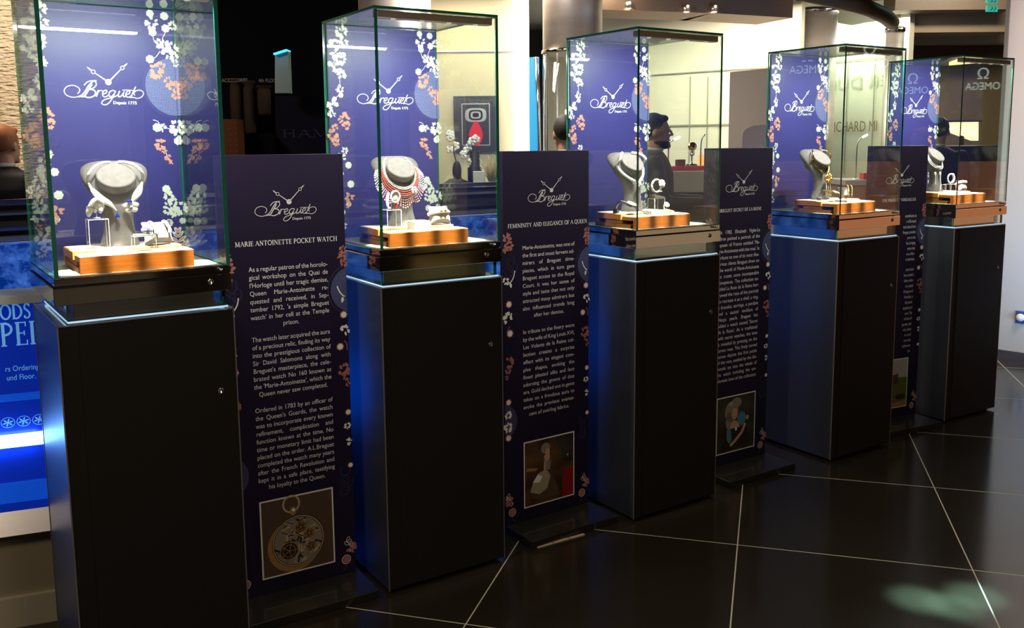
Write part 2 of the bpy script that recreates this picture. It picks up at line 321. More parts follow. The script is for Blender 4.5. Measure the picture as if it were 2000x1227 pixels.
def serif_w(t): return sum(SER[c][0] + .04 if c != ' ' else .32 for c in t)
def serif(mb, t, x0, z, h, width, y, mi=0, wk=1.0):
    xs = width / serif_w(t); cx = x0
    for c in t:
        if c != ' ':
            adv, st = SER[c]
            for pts, wt in st: mb.ribbon([(cx + p[0] * xs, z + p[1] * h) for p in pts], wt * h * wk, y, mi)
            cx += (adv + .04) * xs
        else: cx += .32 * xs
# the maker's script logo with the two watch hands, in its own pixels: x right, z up, baseline 757
LOGO = [
 ([(648, 712), (612, 748), (556, 766), (505, 750), (489, 716), (512, 682), (560, 671), (598, 690), (603, 716), (586, 736)], 7),
 ([(735, 630), (708, 634), (672, 672), (640, 722), (612, 750), (590, 764)], 10),
 ([(700, 655), (672, 700), (648, 738), (628, 758), (607, 756)], 12),
 ([(640, 668), (664, 642), (700, 630), (728, 640), (730, 664), (708, 688), (678, 699)], 8),
 ([(678, 699), (708, 704), (722, 722), (712, 748), (680, 764), (648, 762), (630, 748)], 10),
 ([(746, 704), (736, 728), (724, 756)], 12), ([(734, 730), (752, 710), (770, 706), (776, 714)], 7),
 ([(776, 736), (798, 728), (810, 712), (802, 703), (784, 712), (774, 734), (778, 752), (796, 757), (822, 742)], 8),
 ([(872, 710), (856, 704), (834, 714), (822, 738), (830, 754), (848, 750), (868, 726), (876, 706)], 9),
 ([(876, 706), (856, 752), (828, 796), (798, 820), (770, 818), (764, 802), (788, 780), (832, 766), (872, 752), (896, 736)], 8),
 ([(908, 706), (896, 736), (898, 754), (914, 750), (934, 728), (944, 706)], 9), ([(944, 706), (934, 738), (940, 754), (958, 742)], 9),
 ([(954, 736), (978, 728), (988, 712), (980, 704), (962, 714), (954, 736), (962, 754), (982, 754), (1002, 738)], 8),
 ([(1036, 668), (1014, 712), (996, 748), (990, 758)], 9), ([(930, 700), (968, 697), (1040, 703)], 5),
 ([(985, 760), (1010, 757), (1044, 764), (1078, 752), (1095, 726), (1086, 704), (1060, 696), (1032, 706), (1018, 726), (1026, 740)], 7),
]
def logo(mb, xc, zb, scale, y, mi=0, bold=1.0):
    k = scale; tr = lambda p: (xc + (p[0] - 795) * k, zb - (p[1] - 757) * k)
    for pts, wt in LOGO: mb.ribbon([tr(p) for p in spline([(a, b_, 0) for a, b_ in pts], 5)], wt * k * bold, y, mi)
    for tip, ring, rr_ in (((668, 520), (715, 558), 15), ((983, 478), (940, 518), 14)):
        hub = (825, 637); d = Vector((ring[0] - hub[0], ring[1] - hub[1])); l = d.length; d /= l
        e = (ring[0] - d.x * rr_, ring[1] - d.y * rr_)
        mb.ribbon([tr(hub), tr(e)], [12 * k * bold, 7 * k * bold], y, mi)
        mb.ribbon([tr((ring[0] + rr_ * cos(q * pi / 8), ring[1] + rr_ * sin(q * pi / 8))) for q in range(17)], 6 * k * bold, y, mi)
        s2 = (ring[0] + d.x * rr_, ring[1] + d.y * rr_); mid = ((s2[0] + tip[0]) / 2, (s2[1] + tip[1]) / 2)
        mb.ribbon([tr(s2), tr(mid), tr(tip)], [7 * k, 13 * k * bold, 1 * k], y, mi)
    mb.poly([tr((825 + 25 * cos(q * pi / 10), 637 + 25 * sin(q * pi / 10))) for q in range(20)], y, mi)
    text_line(mb, 'Depuis 1775', xc + (850 - 795) * k, zb - (815 - 757) * k, 36 * k, 1.02, y, mi, width=None)
    text_line(mb, 'Depuis 1775', xc + (852 - 795) * k, zb - (815 - 757) * k, 36 * k, 1.02, y - .0001, mi, width=None)
# printed flowers; every motif is drawn in the panel's own plane
def leaf(mb, x, z, l, wd, ang, y, mi):
    ca, sa = cos(ang), sin(ang); pts = []
    for q in range(10):
        t = q / 10 * 2 * pi; u = l / 2 * (1 - cos(t)); v_ = wd / 2 * sin(t) * (1.15 - 0.3 * (1 - cos(t)) / 2); pts.append((x + u * ca - v_ * sa, z + u * sa + v_ * ca))
    mb.poly(pts, y, mi)
def motif(mb, kind, x, z, r, y, rnd, mi, mo=None, flip=1):
    if kind == 'F':      # round blossom
        n = 7
        if mo is not None:
            mb.poly([(x + r * 1.14 * (1 + .07 * cos(7 * q * pi / 18)) * cos(q * pi / 18), z + r * 1.14 * (1 + .07 * cos(7 * q * pi / 18)) * sin(q * pi / 18)) for q in range(36)], y, mo)
            mb.poly([(x + r * .85 * (1 + .07 * cos(7 * q * pi / 18)) * cos(q * pi / 18), z + r * .85 * (1 + .07 * cos(7 * q * pi / 18)) * sin(q * pi / 18)) for q in range(36)], y - .0002, mi)
        else:
            mb.poly([(x + r * (1 + .08 * cos(7 * q * pi / 18)) * cos(q * pi / 18), z + r * (1 + .08 * cos(7 * q * pi / 18)) * sin(q * pi / 18)) for q in range(36)], y, mi)
    elif kind == 'L':    # spray of leaves
        r = r * 1.12; n = max(9, int(10 + r * 600))
        for q in range(n):
            a = rnd.uniform(0, 2 * pi); d = r * sqrt(rnd.random()) * .75
            leaf(mb, x + d * cos(a) * .9, z + d * sin(a), min(r, .018) * .70, min(r, .018) * .42, a + rnd.uniform(-.6, .6), y - .00001 * q, mi)
    elif kind == 'K':    # fan of leaves like an acanthus
        n = 11
        for q in range(n):
            a = R(-100 + 200 * q / (n - 1)) * flip + pi / 2
            leaf(mb, x, z, r * (1.25 if q % 2 else .95), r * .36, a, y - .00001 * q, mi)
            if q % 2: leaf(mb, x + r * .5 * cos(a), z + r * .5 * sin(a), r * .6, r * .28, a + .7, y - .00001 * q, mi)
    elif kind == 'B':    # bud
        leaf(mb, x, z, r * 1.6, r * .9, R(60) * flip + pi / 2 * (flip < 0), y, mi); mb.ribbon([(x, z), (x - .4 * r * flip, z - r), (x - .2 * r * flip, z - 2 * r)], r * .16, y, mi)
    elif kind == 'O':    # outlined leaf
        for a in (.5, 1.7, 2.9):
            pts = []; ca, sa = cos(a), sin(a)
            for q in range(11):
                t = q / 10 * 2 * pi; u = r * (1 - cos(t)) * .7; v_ = r * .38 * sin(t); pts.append((x + u * ca - v_ * sa, z + u * sa + v_ * ca))
            mb.ribbon(pts, .0016, y, mi)
    elif kind == 'Q':    # thin scroll
        for j in range(3):
            a0 = rnd.uniform(0, 6); pts = [(x + r * (.2 + .1 * q) * cos(a0 + .55 * q) * .8, z + r * (.2 + .1 * q) * sin(a0 + .55 * q)) for q in range(9)]
            mb.ribbon(pts, .0013, y, mi)
def stem(mb, pts, wd, y, mi): mb.ribbon([(p[0], p[1]) for p in spline([(a, b_, 0) for a, b_ in pts], 5)], wd, y, mi)
# ================================================================ the room
def structure(o, *mats): o['kind'] = 'structure'; return o
fl = MB().box(-14, 14, -14, 14, -0.1, 0).build('floor', 'floor', loc=(1.717, 3.236, 0), rot=R(-15.9), kind='structure')
M['ceil'] = mat('dark_brown_ceiling', (0.045, 0.030, 0.022), 0.6)
MB().box(-6, 9, -5, 14, 3.35, 3.45).build('ceiling', 'ceil', kind='structure')
M['hallwall'] = mat('dark_hall_wall', (0.05, 0.038, 0.03), 0.5)
MB().box(-6, 9, -5.1, -5, 0, 3.35).build('wall_rear', 'hallwall', kind='structure')
MB().box(8.9, 9, -5, 14, 0, 3.35).build('wall_east', 'hallwall', kind='structure')
MB().box(-6.1, -6, -5, 14, 0, 3.35).build('wall_west', 'hallwall', kind='structure')
MB().box(-6, 9, 14, 14.1, 0, 3.35).build('wall_far', 'hallwall', kind='structure')
# pale wall on the right
M['pale'] = mat('pale_painted_wall', (0.62, 0.58, 0.55), 0.55)
q = at(1948, 400, 6.62)
MB().box(0, 1.25, 0, 0.12, 0, 3.35).build('wall_right', 'pale', loc=(q.x, 6.62, 0), rot=R(-47), kind='structure')
MB().box(0.012, 1.25, -0.012, 0, 0, 0.07).build('baseboard_right', 'steel_b', loc=(q.x, 6.62, 0), rot=R(-47), kind='structure')
MB().box(-0.015, 0.01, -0.015, 0.13, 0, 3.35).build('trim_1', 'trim', loc=(q.x, 6.62, 0), rot=R(-47), kind='structure')
# wall socket plate on the pale wall
a47 = R(-47); s = onplane(1994, 620, q.x, 6.62, a47)
so = thing('wall_socket', 'small white round socket with a blue plate on the pale right wall', 'socket', s, a47)
MB().box(-.035, .035, -.006, 0, -.045, .045).build('plate', mat('blue_plate', (0.03, 0.1, 0.35), 0.4), so)
MB().lathe([(0.0, 0), (.028, 0), (.028, .012), (.022, .02), (0, .02)], 16, T=Matrix.Translation((0, -.006, 0)) @ Matrix.Rotation(pi / 2, 4, 'X')).build('cover', 'white', so)
# left: rough cream wall
M['cream_wall'] = mat('woven_cream_wall', (0.62, 0.50, 0.36), 0.7)
N, L, b = nodes(M['cream_wall']); tc = N.new('ShaderNodeTexCoord'); mp = N.new('ShaderNodeMapping'); mp.inputs['Scale'].default_value = (6, 6, 26)
nz = N.new('ShaderNodeTexNoise'); nz.inputs['Scale'].default_value = 2.2; nz.inputs['Detail'].default_value = 3
bp = N.new('ShaderNodeBump'); bp.inputs['Strength'].default_value = 1.0; bp.inputs['Distance'].default_value = 0.05
L.new(tc.outputs['Object'], mp.inputs[0]); L.new(mp.outputs[0], nz.inputs[0]); L.new(nz.outputs[0], bp.inputs['Height']); L.new(bp.outputs[0], b.inputs['Normal'])
MB().box(-6, at(150, 200, 7.0).x, 7.0, 7.1, 0, 3.35).build('wall_left', 'cream_wall', kind='structure')
# dark shop front between the cream wall and the first column
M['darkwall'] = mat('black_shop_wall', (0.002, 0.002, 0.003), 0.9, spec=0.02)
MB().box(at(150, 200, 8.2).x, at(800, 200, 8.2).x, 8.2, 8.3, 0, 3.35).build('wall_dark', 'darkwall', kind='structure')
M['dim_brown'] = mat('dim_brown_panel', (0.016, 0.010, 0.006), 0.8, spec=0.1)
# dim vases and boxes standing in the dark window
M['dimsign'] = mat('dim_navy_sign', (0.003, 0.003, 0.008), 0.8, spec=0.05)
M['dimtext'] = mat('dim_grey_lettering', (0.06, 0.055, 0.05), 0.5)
p0, p1 = at(536, 188, 7.9), at(700, 188, 7.9); pb = at(536, 330, 7.9)
sg = thing('hanging_sign', 'dim navy sign reading HAMPE in the dark shop window', 'sign', ((p0.x + p1.x) / 2, 7.9, pb.z), 0)
hw = (p1.x - p0.x) / 2; hh = p0.z - pb.z
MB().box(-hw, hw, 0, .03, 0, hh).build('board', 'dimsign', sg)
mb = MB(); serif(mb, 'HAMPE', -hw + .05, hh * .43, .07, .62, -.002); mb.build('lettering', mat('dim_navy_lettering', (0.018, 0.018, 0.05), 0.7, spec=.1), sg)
mb = MB(); z = at(500, 160, 7.85)
text_line(mb, 'ACCESSORIES', at(433, 160, 7.85).x, z.z, .045, .8, 7.85); text_line(mb, '4th FLOORS', at(505, 160, 7.85).x, z.z - .004, .045, .8, 7.85)
tag(mb.build('window_lettering', 'dimtext'), 'row of small dim letters ending 4th FLOORS on the dark shop window', 'lettering')
for k, (xa, xb, ya, yb, lab) in enumerate([(452, 472, 155, 250, 'dim tall vase in the dark shop window, nearest the first glass case'), (479, 497, 158, 262, 'dim tall vase with a flared lip, middle of the dark shop window'), (504, 528, 168, 226, 'short dim brown jar beside the teal fin in the dark shop window')]):
    a0, a1 = at(xa, yb, 7.9), at(xb, ya, 7.9); r_ = (a1.x - a0.x) / 2; h = a1.z - a0.z
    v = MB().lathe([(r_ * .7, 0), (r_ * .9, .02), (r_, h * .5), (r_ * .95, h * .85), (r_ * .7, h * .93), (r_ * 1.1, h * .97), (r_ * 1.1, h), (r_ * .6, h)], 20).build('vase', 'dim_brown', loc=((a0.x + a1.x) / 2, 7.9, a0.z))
    tag(v, lab, 'vase', 'vases in the dark shop window')
pz = at(490, 262, 7.9).z
MB().box(at(430, 250, 7.9).x, at(536, 250, 7.9).x, 7.7, 8.2, 0, at(490, 262, 7.9).z - .0).build('trim_2', 'darkwall', kind='structure')
a0, a1 = at(434, 300, 7.5), at(465, 233, 7.5)
mb = MB(); mb.box(0, a1.x - a0.x, 0, .2, 0, a1.z)
o = mb.build('dotted_box', mat('orange_brown_card', (0.05, 0.016, 0.004), 0.7, spec=.1), loc=(a0.x, 7.45, 0)); tag(o, 'orange brown box dotted with pale studs, right beside the first glass case', 'box')
dm = MB()
for i in range(3):
    for j in range(9): dm.ell((.03 + i * .05 * (a1.x - a0.x) / .13, -.001, a1.z - .03 - j * .045), .004, 6, 4)
dm.build('stud', 'dimtext', o)['kind'] = 'stuff'
a0, a1 = at(537, 182, 7.6), at(562, 100, 7.6); am = at(537, 108, 7.6)
fin = MB(); fin.slab([(a0.x, a0.z), (a1.x, a0.z), (a1.x, a1.z), (am.x, am.z)], 7.6, 7.7)
tag(fin.build('wall_fin', mat('grey_fin', (0.10, 0.14, 0.15), 0.5)), 'slanted grey fin lit teal from its top edge in the dark shop', 'panel')
mb = MB(); mb.slab([(am.x, am.z + .001), (a1.x, a1.z + .001), (a1.x, a1.z + .012), (am.x, am.z + .012)], 7.55, 7.7)
tl = mb.build('led_strip', mat('teal_led', (0.1, 0.5, 0.6), 0.4, emit=(0.03, 0.5, 0.9), es=2.0)); tag(tl, 'small teal light strip along the top of the slanted fin', 'light strip')
light('teal_glow', 'AREA', ((am.x + a1.x) / 2, 7.48, a1.z + .05), .16, (0.05, 0.6, 1.0), (R(25), 0, 0), shape='RECTANGLE', size=.1, size_y=.03, parent=None)

# ---------------------------------------------------------------- store columns, fascia, shop interior
M['column'] = noise_var(mat('satin_metal_column', (0.62, 0.53, 0.48), 0.45, 0.7), 2.0, (0.58, 0.50, 0.46), (0.68, 0.59, 0.54), stretch=(1, 1, 6))
def column(px0, px1, Y, ztop, zbot, label, r=None):
    a, b_ = at(px0, 60, Y), at(px1, 60, Y); r = r or (b_.x - a.x) / 2; xc = (a.x + b_.x) / 2
    t = thing('column', label, 'column', (xc, Y, 0), 0, 'round satin metal columns of the shop front')
    MB().lathe([(r, zbot), (r, ztop)], 48).build('shaft', 'column', t)
    MB().lathe([(r + .005, ztop - .05), (r + .012, ztop - .05), (r + .012, ztop - .01), (r + .005, ztop - .01)], 48).build('collar', 'steel', t)
    return t, xc, r
column(702, 842, 6.6, 3.35, 0, 'satin column left behind the second glass case')
tB, xB, rB = column(1060, 1176, 7.7, 3.35, at(1100, 97, 7.45).z, 'pink grey satin column above the round glass vitrine')
MB().lathe([(rB + .002, at(1100, 99, 7.45).z - .0), (rB + .012, at(1100, 99, 7.45).z), (rB + .012, at(1100, 93, 7.45).z), (rB + .002, at(1100, 93, 7.45).z)], 48).build('lower_collar', 'chrome', tB)
vt = thing('round_vitrine', 'round glass vitrine under the pink grey column', 'vitrine', (xB, 7.7, 0), 0)
zv = at(1100, 100, 7.45).z
MB().lathe([(rB, .9), (rB, zv - .004)], 40).build('glass_drum', 'glass2', vt)
MB().lathe([(rB + .01, 0), (rB + .01, .9), (0, .9)], 40).build('drum_base', 'steel_b', vt)
MB().lathe([(.05, .9), (.05, zv - .03)], 16).build('lit_core', mat('vitrine_core', (.8, .85, .9), .3, emit=(0.85, 0.95, 1.0), es=1.4), vt)
for k in range(5):
    an = R(200 + k * 35); MB().box(-.006, .006, -.006, .006, .9, zv - .004).build('mullion', 'steel', vt, loc=(rB * .97 * cos(an), rB * .97 * sin(an), 0))
column(1548, 1633, 10.0, at(1590, 12, 9.77).z, 0, 'satin column standing right of the bright shop front, behind the fourth case')
column(1731, 1765, 9.3, at(1748, 53, 9.3).z, 0, 'slim pale column farthest right, under the curved bulkhead')
# fascia with downlights, two straight lengths that meet at a corner
M['fascia'] = mat('bronze_fascia', (0.42, 0.28, 0.21), 0.5, 0.5)
M['shopceil'] = mat('white_shop_ceiling', (0.8, 0.78, 0.72), 0.6)
fa0 = at(1176, 20, 7.9); fz = fa0.z
def zpt(px, py, z):   # point on the horizontal plane z along the ray
    r = ray(px, py); k = (z - 1.6) / r.z; return Vector((0, 0, 1.6)) + r * k
fp = [zpt(1150, 18, fz), zpt(1390, 25.5, fz), zpt(1548, 35, fz)]
for i in range(2):
    a, b_ = fp[i], fp[i + 1]; d = b_ - a; l = d.length; an = math.atan2(d.y, d.x)
    MB().box(0, l, 0, .5, 0, 3.35 - fz).build('trim_%d' % (3 + i), 'fascia', loc=a, rot=an, kind='structure')
for px, py in ((1227, 12), (1340, 19), (1394, 19)):
    p = onplane(px, py, fp[0].x, fp[0].y, math.atan2(fp[1].y - fp[0].y, fp[1].x - fp[0].x))
    t = thing('downlight', {1227: 'small warm downlight in the bronze fascia, leftmost of three', 1340: 'small warm downlight, middle one in the bronze fascia', 1394: 'small warm downlight at the corner of the bronze fascia'}[px], 'downlight', (p.x, p.y - .02, p.z), 0, 'downlights in the bronze fascia')
    MB().lathe([(0.0, -.02), (.028, -.02), (.032, .0), (.032, .03), (0, .03)], 16).build('can', 'steel_b', t)
    MB().lathe([(0.0, -.024), (.022, -.024), (.022, -.0205), (0, -.0205)], 12).build('lens', mat('warm_lens', (1, .8, .5), .3, emit=(1, .62, .3), es=14), t)
    light('fascia_spot', 'SPOT', (p.x + .02, p.y - .07, p.z + .06), 3.0, (1, .62, .35), (R(14), 0, 0), spot_size=R(80), spot_blend=.8, shadow_soft_size=.02)
# shop ceiling behind the fascia
MB().add([(-1.2, 7.0, 3.12), (0.2, 7.6, 3.12), (3.6, 10.4, 3.12), (3.2, 12.5, 3.12), (-1.2, 12.5, 3.12)], [(0, 1, 2, 3, 4)]).build('trim_5', 'shopceil', kind='structure')
for px, py in ((1225, 30), (1320, 37)):
    p = zpt(px, py, 3.11); mb = MB()
    for k in range(-3, 4): mb.box(-.2, .2, k * .05 - .012, k * .05 + .012, -.01, 0)
    mb.box(-.22, .22, -.19, -.17, -.012, 0); mb.box(-.22, .22, .17, .19, -.012, 0)
    tag(mb.build('ceiling_vent', 'steel_b', loc=p, rot=R(40)), 'slatted vent in the white shop ceiling, %s' % ('nearer the pink grey column' if px == 1225 else 'right of the other vent'), 'vent', 'vents in the shop ceiling')
# beige wall seen through the second case
M['beige'] = mat('beige_shop_wall', (0.60, 0.53, 0.36), 0.6)
M['greenish'] = mat('pale_cream_wall', (0.78, 0.74, 0.58), 0.55)
xa, xb = at(780, 200, 8.3).x, at(1004, 200, 8.3).x
MB().box(xa, xb, 8.3, 8.4, 0, 3.12).build('wall_beige', 'beige', kind='structure')
MB().box(xa, xb, 8.285, 8.3, at(930, 101, 8.29).z, at(930, 98.5, 8.29).z).build('trim_6', 'white', kind='structure')
# white lit upright and the blue panel beside it
M['lightbox'] = mat('white_light_panel', (.9, .9, .9), .4, emit=(0.93, 0.98, 1.0), es=2.6)
a, b_ = at(1004, 200, 8.2), at(1034, 200, 8.2)
tag(MB().box(a.x, b_.x, 8.2, 8.28, 0, 3.12).build('light_panel', 'lightbox'), 'tall glowing white light panel beside the beige shop wall', 'light panel')
a, b_ = at(1033, 112, 8.0), at(1053, 112, 8.0)
bl = thing('blue_banner', 'narrow cyan blue panel with a curved chrome edge left of the round vitrine', 'panel', ((a.x + b_.x) / 2, 8.0, 0))
hw = (b_.x - a.x) / 2
MB().box(-hw, hw, -.01, .01, 0, a.z).build('cyan_sheet', mat('cyan_lit_sheet', (0.03, 0.25, 0.5), .4, emit=(0.01, 0.24, 0.46), es=.9), bl)
mb = MB(); mb.tube([(hw + .005, -.03, 0), (hw + .005, -.03, 1.2), (hw - .005, -.03, 1.9), (hw - .03, -.03, a.z)], .018, 8); mb.build('chrome_edge', 'steel', bl)
mb = MB(); mb.box(hw + .03, hw + .07, -.04, .02, 0, a.z); mb.build('dark_post', 'black', bl)
# framed watch poster
a, b_ = at(887, 297, 8.25), at(972, 187, 8.25)
pf = thing('framed_poster', 'black framed poster of a silver watch with a red drop on the beige wall', 'poster', ((a.x + b_.x) / 2, 8.29, a.z))
hw, hh = (b_.x - a.x) / 2, b_.z - a.z
MB().box(-hw, hw, -.03, .009, 0, hh).build('board', mat('charcoal_poster', (0.03, 0.028, 0.03), .4), pf)
mb = MB(); x0, x1, z0, z1 = -hw * .62, hw * .62, hh * .12, hh * .86
for u in ((x0, z0, x1, z0), (x0, z1, x1, z1), (x0, z0, x0, z1), (x1, z0, x1, z1)): mb.ribbon([(u[0], u[1]), (u[2], u[3])], .009, -.032)
mb.build('inner_frame', 'steel_b', pf)
mb = MB(); cz = hh * .66
for rx, rz, mi in ((.095, .062, 0), (.062, .046, 1), (.046, .032, 0), (.028, .019, 1)):
    mb.poly([(rx * (abs(cos(q * pi / 16)) ** .6) * (1 if cos(q * pi / 16) > 0 else -1), cz + rz * (abs(sin(q * pi / 16)) ** .6) * (1 if sin(q * pi / 16) > 0 else -1)) for q in range(32)], -.032 - .001 * (.10 - rx) * 20, mi)
mb.build('watch_print', ['steel_b', 'black'], pf)
MB().slab([(.062 * cos(q * pi / 12) * (1 - .45 * max(0, sin(q * pi / 12))), hh * .33 + .105 * sin(q * pi / 12) * 1.05) for q in range(24)], -.034, -.031).build('red_drop', mat('red_print', (.75, .015, .02), .4), pf)
# shelf counter with orchids, below the poster
cY = 6.9; a, b_ = at(858, 374, cY), at(1010, 374, cY)
ct = thing('shop_counter', 'grey glass fronted shop counter seen through the second case', 'counter', ((a.x + b_.x) / 2, cY, 0))
hw = (b_.x - a.x) / 2; zc = a.z
MB().cbox(-hw, hw, -.05, .45, zc - .035, zc).build('counter_top', mat('grey_counter_top', (.28, .27, .26), .3), ct)
MB().box(-hw + .02, hw - .02, .0, .4, 0, zc - .035).build('counter_body', mat('dark_counter_body', (.06, .058, .055), .3), ct)
MB().box(-hw * .62, -hw * .50, -.012, -.0, .1, zc - .04).build('front_strip', 'steel_b', ct)
def orchid(px, pyb, pyt, Y, lean, label, seed):
    rnd = random.Random(seed); b0 = at(px, pyb, Y); t0 = at(px - lean, pyt, Y)
    t = thing('orchid', label, 'orchid', (b0.x, Y, b0.z), 0, 'white orchids on the shop counter')
    h = t0.z - b0.z; dx = t0.x - b0.x
    MB().tube([(0, 0, 0), (dx * .5, 0, h * .4), (dx, 0, h * .85), (dx, 0, h)], .006, 6).build('stalk', mat('stalk_green', (.06, .05, .02), .5), t)
    for k in range(5):
        c = (dx + rnd.uniform(-.05, .05), rnd.uniform(-.03, .03), h + rnd.uniform(-.10, .09)); mb = MB()
        for q in range(5):
            an = q * 2 * pi / 5 + rnd.random(); mb.ell((c[0] + .019 * cos(an), c[1], c[2] + .019 * sin(an)), (.017, .006, .017), 8, 5)
        mb.ell(c, (.012, .014, .012), 6, 4); mb.build('blossom', 'pearl', t)
    return t
orchid(906, 366, 285, cY + .22, 20, 'white orchid leaning left on the counter under the watch poster', 3)
orchid(930, 330, 290, cY + .14, 12, 'upright white orchid in the dark stepped vase', 5)
def on_counter(px, Y, prof, label, name, cat, matn):
    p = at(px, 374, Y); return tag(MB().lathe(prof, 20).build(name, matn, loc=(p.x, Y, zc)), label, cat)
on_counter(928, cY + .14, [(.045, 0), (.055, .02), (.055, .17), (.04, .18), (.04, .30), (.03, .30)], 'dark stepped vase behind the small pale box on the counter', 'vase', 'vase', 'black')
p = at(904, 374, cY + .1); mb = MB(); mb.tube([(-.11, 0, .0), (-.05, 0, .02), (.02, 0, .025), (.10, 0, .01)], [.022, .045, .045, .025], 10); mb.ell((0, 0, .12), (.035, .03, .08), 10, 8)
tag(mb.build('dark_sculpture', 'black', loc=(p.x - .04, cY + .06, zc + .03)), 'low black sculptural planter at the left end of the counter', 'planter')
p = at(936, 374, cY + .02); tag(MB().cbox(-.045, .045, -.02, .02, 0, .15).build('price_card', mat('pale_card', (.6, .58, .55), .5), loc=(p.x, cY + .02, zc)), 'small pale upright box on the counter in front of the dark vase', 'box')
p = at(962, 372, cY + .1); mb = MB(); rnd = random.Random(8)
for k in range(46):
    an = rnd.uniform(0, 2 * pi); l = rnd.uniform(.16, .28); mb.tube([(0, 0, 0), (.04 * cos(an), .04 * sin(an), l * .6), (.1 * cos(an) * rnd.random(), .08 * sin(an), l)], .0035, 4)
mb.lathe([(.03, 0), (.045, .03), (.03, .06)], 12)
tag(mb.build('dried_grass', mat('dried_grass_gold', (.35, .28, .12), .5), loc=(p.x, cY + .1, zc)), 'bunch of dried golden grass at the right end of the counter', 'plant')

# shop interior behind the third case
def wall_from(pa, pb_, Ya, Yb, z0, z1, name, m_, th=.08):
    a, b_ = at(pa, 200, Ya), at(pb_, 200, Yb); d = Vector((b_.x - a.x, b_.y - a.y, 0))
    return MB().box(0, d.length, 0, th, z0, z1).build(name, m_, loc=(a.x, a.y, 0), rot=math.atan2(d.y, d.x), kind='structure'), a, math.atan2(d.y, d.x)
WA = at(1060, 200, 12.0); WB = at(1560, 200, 9.55)
wl, wa, wang = wall_from(1060, 1560, 12.0, 9.55, 0, 3.12, 'wall_cream', 'greenish')
def onw(px, py, off=.01):
    n = Vector((sin(wang), -cos(wang), 0)); return onplane(px, py, wa.x + n.x * off, wa.y + n.y * off, wang)
def wall_line(p, q, wd, name, m_='steel_b'):
    a, b_ = onw(*p), onw(*q); d = b_ - a; mb = MB(); u = Vector((cos(wang), sin(wang), 0))
    if abs(d.z) > abs(d.dot(u)): mb.box(0, wd, -.006, 0, 0, d.z); return mb.build(name, m_, loc=a, rot=wang, kind='structure')
    mb.box(0, d.dot(u), -.006, 0, 0, wd); return mb.build(name, m_, loc=a, rot=wang, kind='structure')
M['seam'] = mat('wall_seam', (.30, .30, .20), .5)
wall_line((1272, 148), (1545, 132), .012, 'trim_7', 'seam')
wall_line((1296, 247), (1426, 245), .014, 'trim_8', 'seam')
for px in (1345, 1379): wall_line((px, 320), (px, 150), .008, 'trim_%d' % px, 'seam')
# grey lilac partition
M['lilac'] = mat('grey_lilac_partition', (.36, .31, .29), .6)
a, b_ = at(1425, 140, 8.6), at(1552, 131, 8.0)
d = Vector((b_.x - a.x, b_.y - a.y, 0))
tag(MB().cbox(0, d.length, 0, .05, 0, a.z, .004).build('partition_screen', 'lilac', loc=(a.x, a.y, 0), rot=math.atan2(d.y, d.x)), 'tall plain grey lilac partition between the third and fourth cases', 'partition')
# rounded chair back in front of it
p = at(1490, 300, 7.6); mb = MB(); pts = []
for q in range(13):
    an = pi * q / 12; pts.append((.17 * cos(an) * (1.0), 1.62 + .12 * (sin(an) ** .5)))
pts += [(-.17, 1.15), (.17, 1.15)]
ch = thing('lounge_chair', 'grey lilac chair with a tall rounded back before the partition', 'chair', (p.x, 7.6, 0), R(-10))
MB().slab(pts, 0, .07).build('backrest', mat('chair_fabric', (.27, .22, .23), .7), ch)
MB().cbox(-.2, .2, -.35, .05, 1.05, 1.15).build('seat', 'lilac', ch)
for sx in (-.16, .16):
    for sy in (-.3, .02): MB().lathe([(.012, 0), (.012, 1.06)], 8, c=(sx, sy)).build('leg', 'steel', ch)
# glass counter in the shop: stone block, red tray, watch stand, lamps
sY = 6.9; a, b_ = at(1288, 335, sY), at(1420, 335, sY)
sc_ = thing('sales_counter', 'bronze and stone sales counter behind the third case', 'counter', ((a.x + b_.x) / 2, sY, 0), 0); hw = (b_.x - a.x) / 2; zs = a.z
MB().cbox(-hw, hw, 0, .5, zs - .16, zs).build('counter_top', mat('stone_top', (.38, .31, .22), .5), sc_)
MB().add([(-hw, .02, zs - .16), (hw, .02, zs - .16), (hw, .22, zs - .26), (-hw + .08, .22, zs - .26)], [(0, 3, 2, 1)]).box(-hw + .1, hw, .2, .48, 0, zs - .16).build('counter_body', mat('dark_stone', (.12, .10, .075), .5), sc_)
M['redtray'] = mat('red_leather', (.45, .01, .03), .45)
a, b_ = at(1313, 334, sY + .1), at(1416, 334, sY + .1); p = (a + b_) / 2; hw2 = (b_.x - a.x) / 2
t = thing('watch_tray', 'wide flat red leather tray on the sales counter behind the third case', 'tray', (p.x, sY + .2, zs))
MB().cbox(-hw2, hw2, -.1, .1, 0, .035).build('base', 'redtray', t)
t = tag(MB().cbox(-.035, .035, -.03, .03, 0, .05).build('watch_box', mat('dark_red_box', (.10, .015, .015), .4), loc=(at(1331, 325, sY + .15).x, sY + .2, zs + .035)), 'small dark red box on the red tray, left of the watch stand', 'box')
p = at(1351, 325, sY + .2); t = thing('watch_stand', 'slim stand holding a round gold watch upright on the red tray', 'watch stand', (p.x, sY + .2, zs + .035))
MB().lathe([(.045, 0), (.045, .012), (.01, .02), (.006, .03), (.006, .07), (.012, .08), (.006, .09), (.006, .12), (0, .12)], 16).build('stand', 'chrome', t)
mb = MB(); mb.lathe([(0, 0), (.032, 0), (.034, .008), (.032, .014), (0, .014)], 20, T=Matrix.Translation((0, -.005, .15)) @ Matrix.Rotation(pi / 2, 4, 'X')); mb.build('watch_face', 'gold', t)
MB().tube([(-.012, 0, .115), (-.016, .0, .09), (0, .01, .07), (.016, 0, .09), (.012, 0, .115)], .008, 6).build('strap', 'pearl', t)
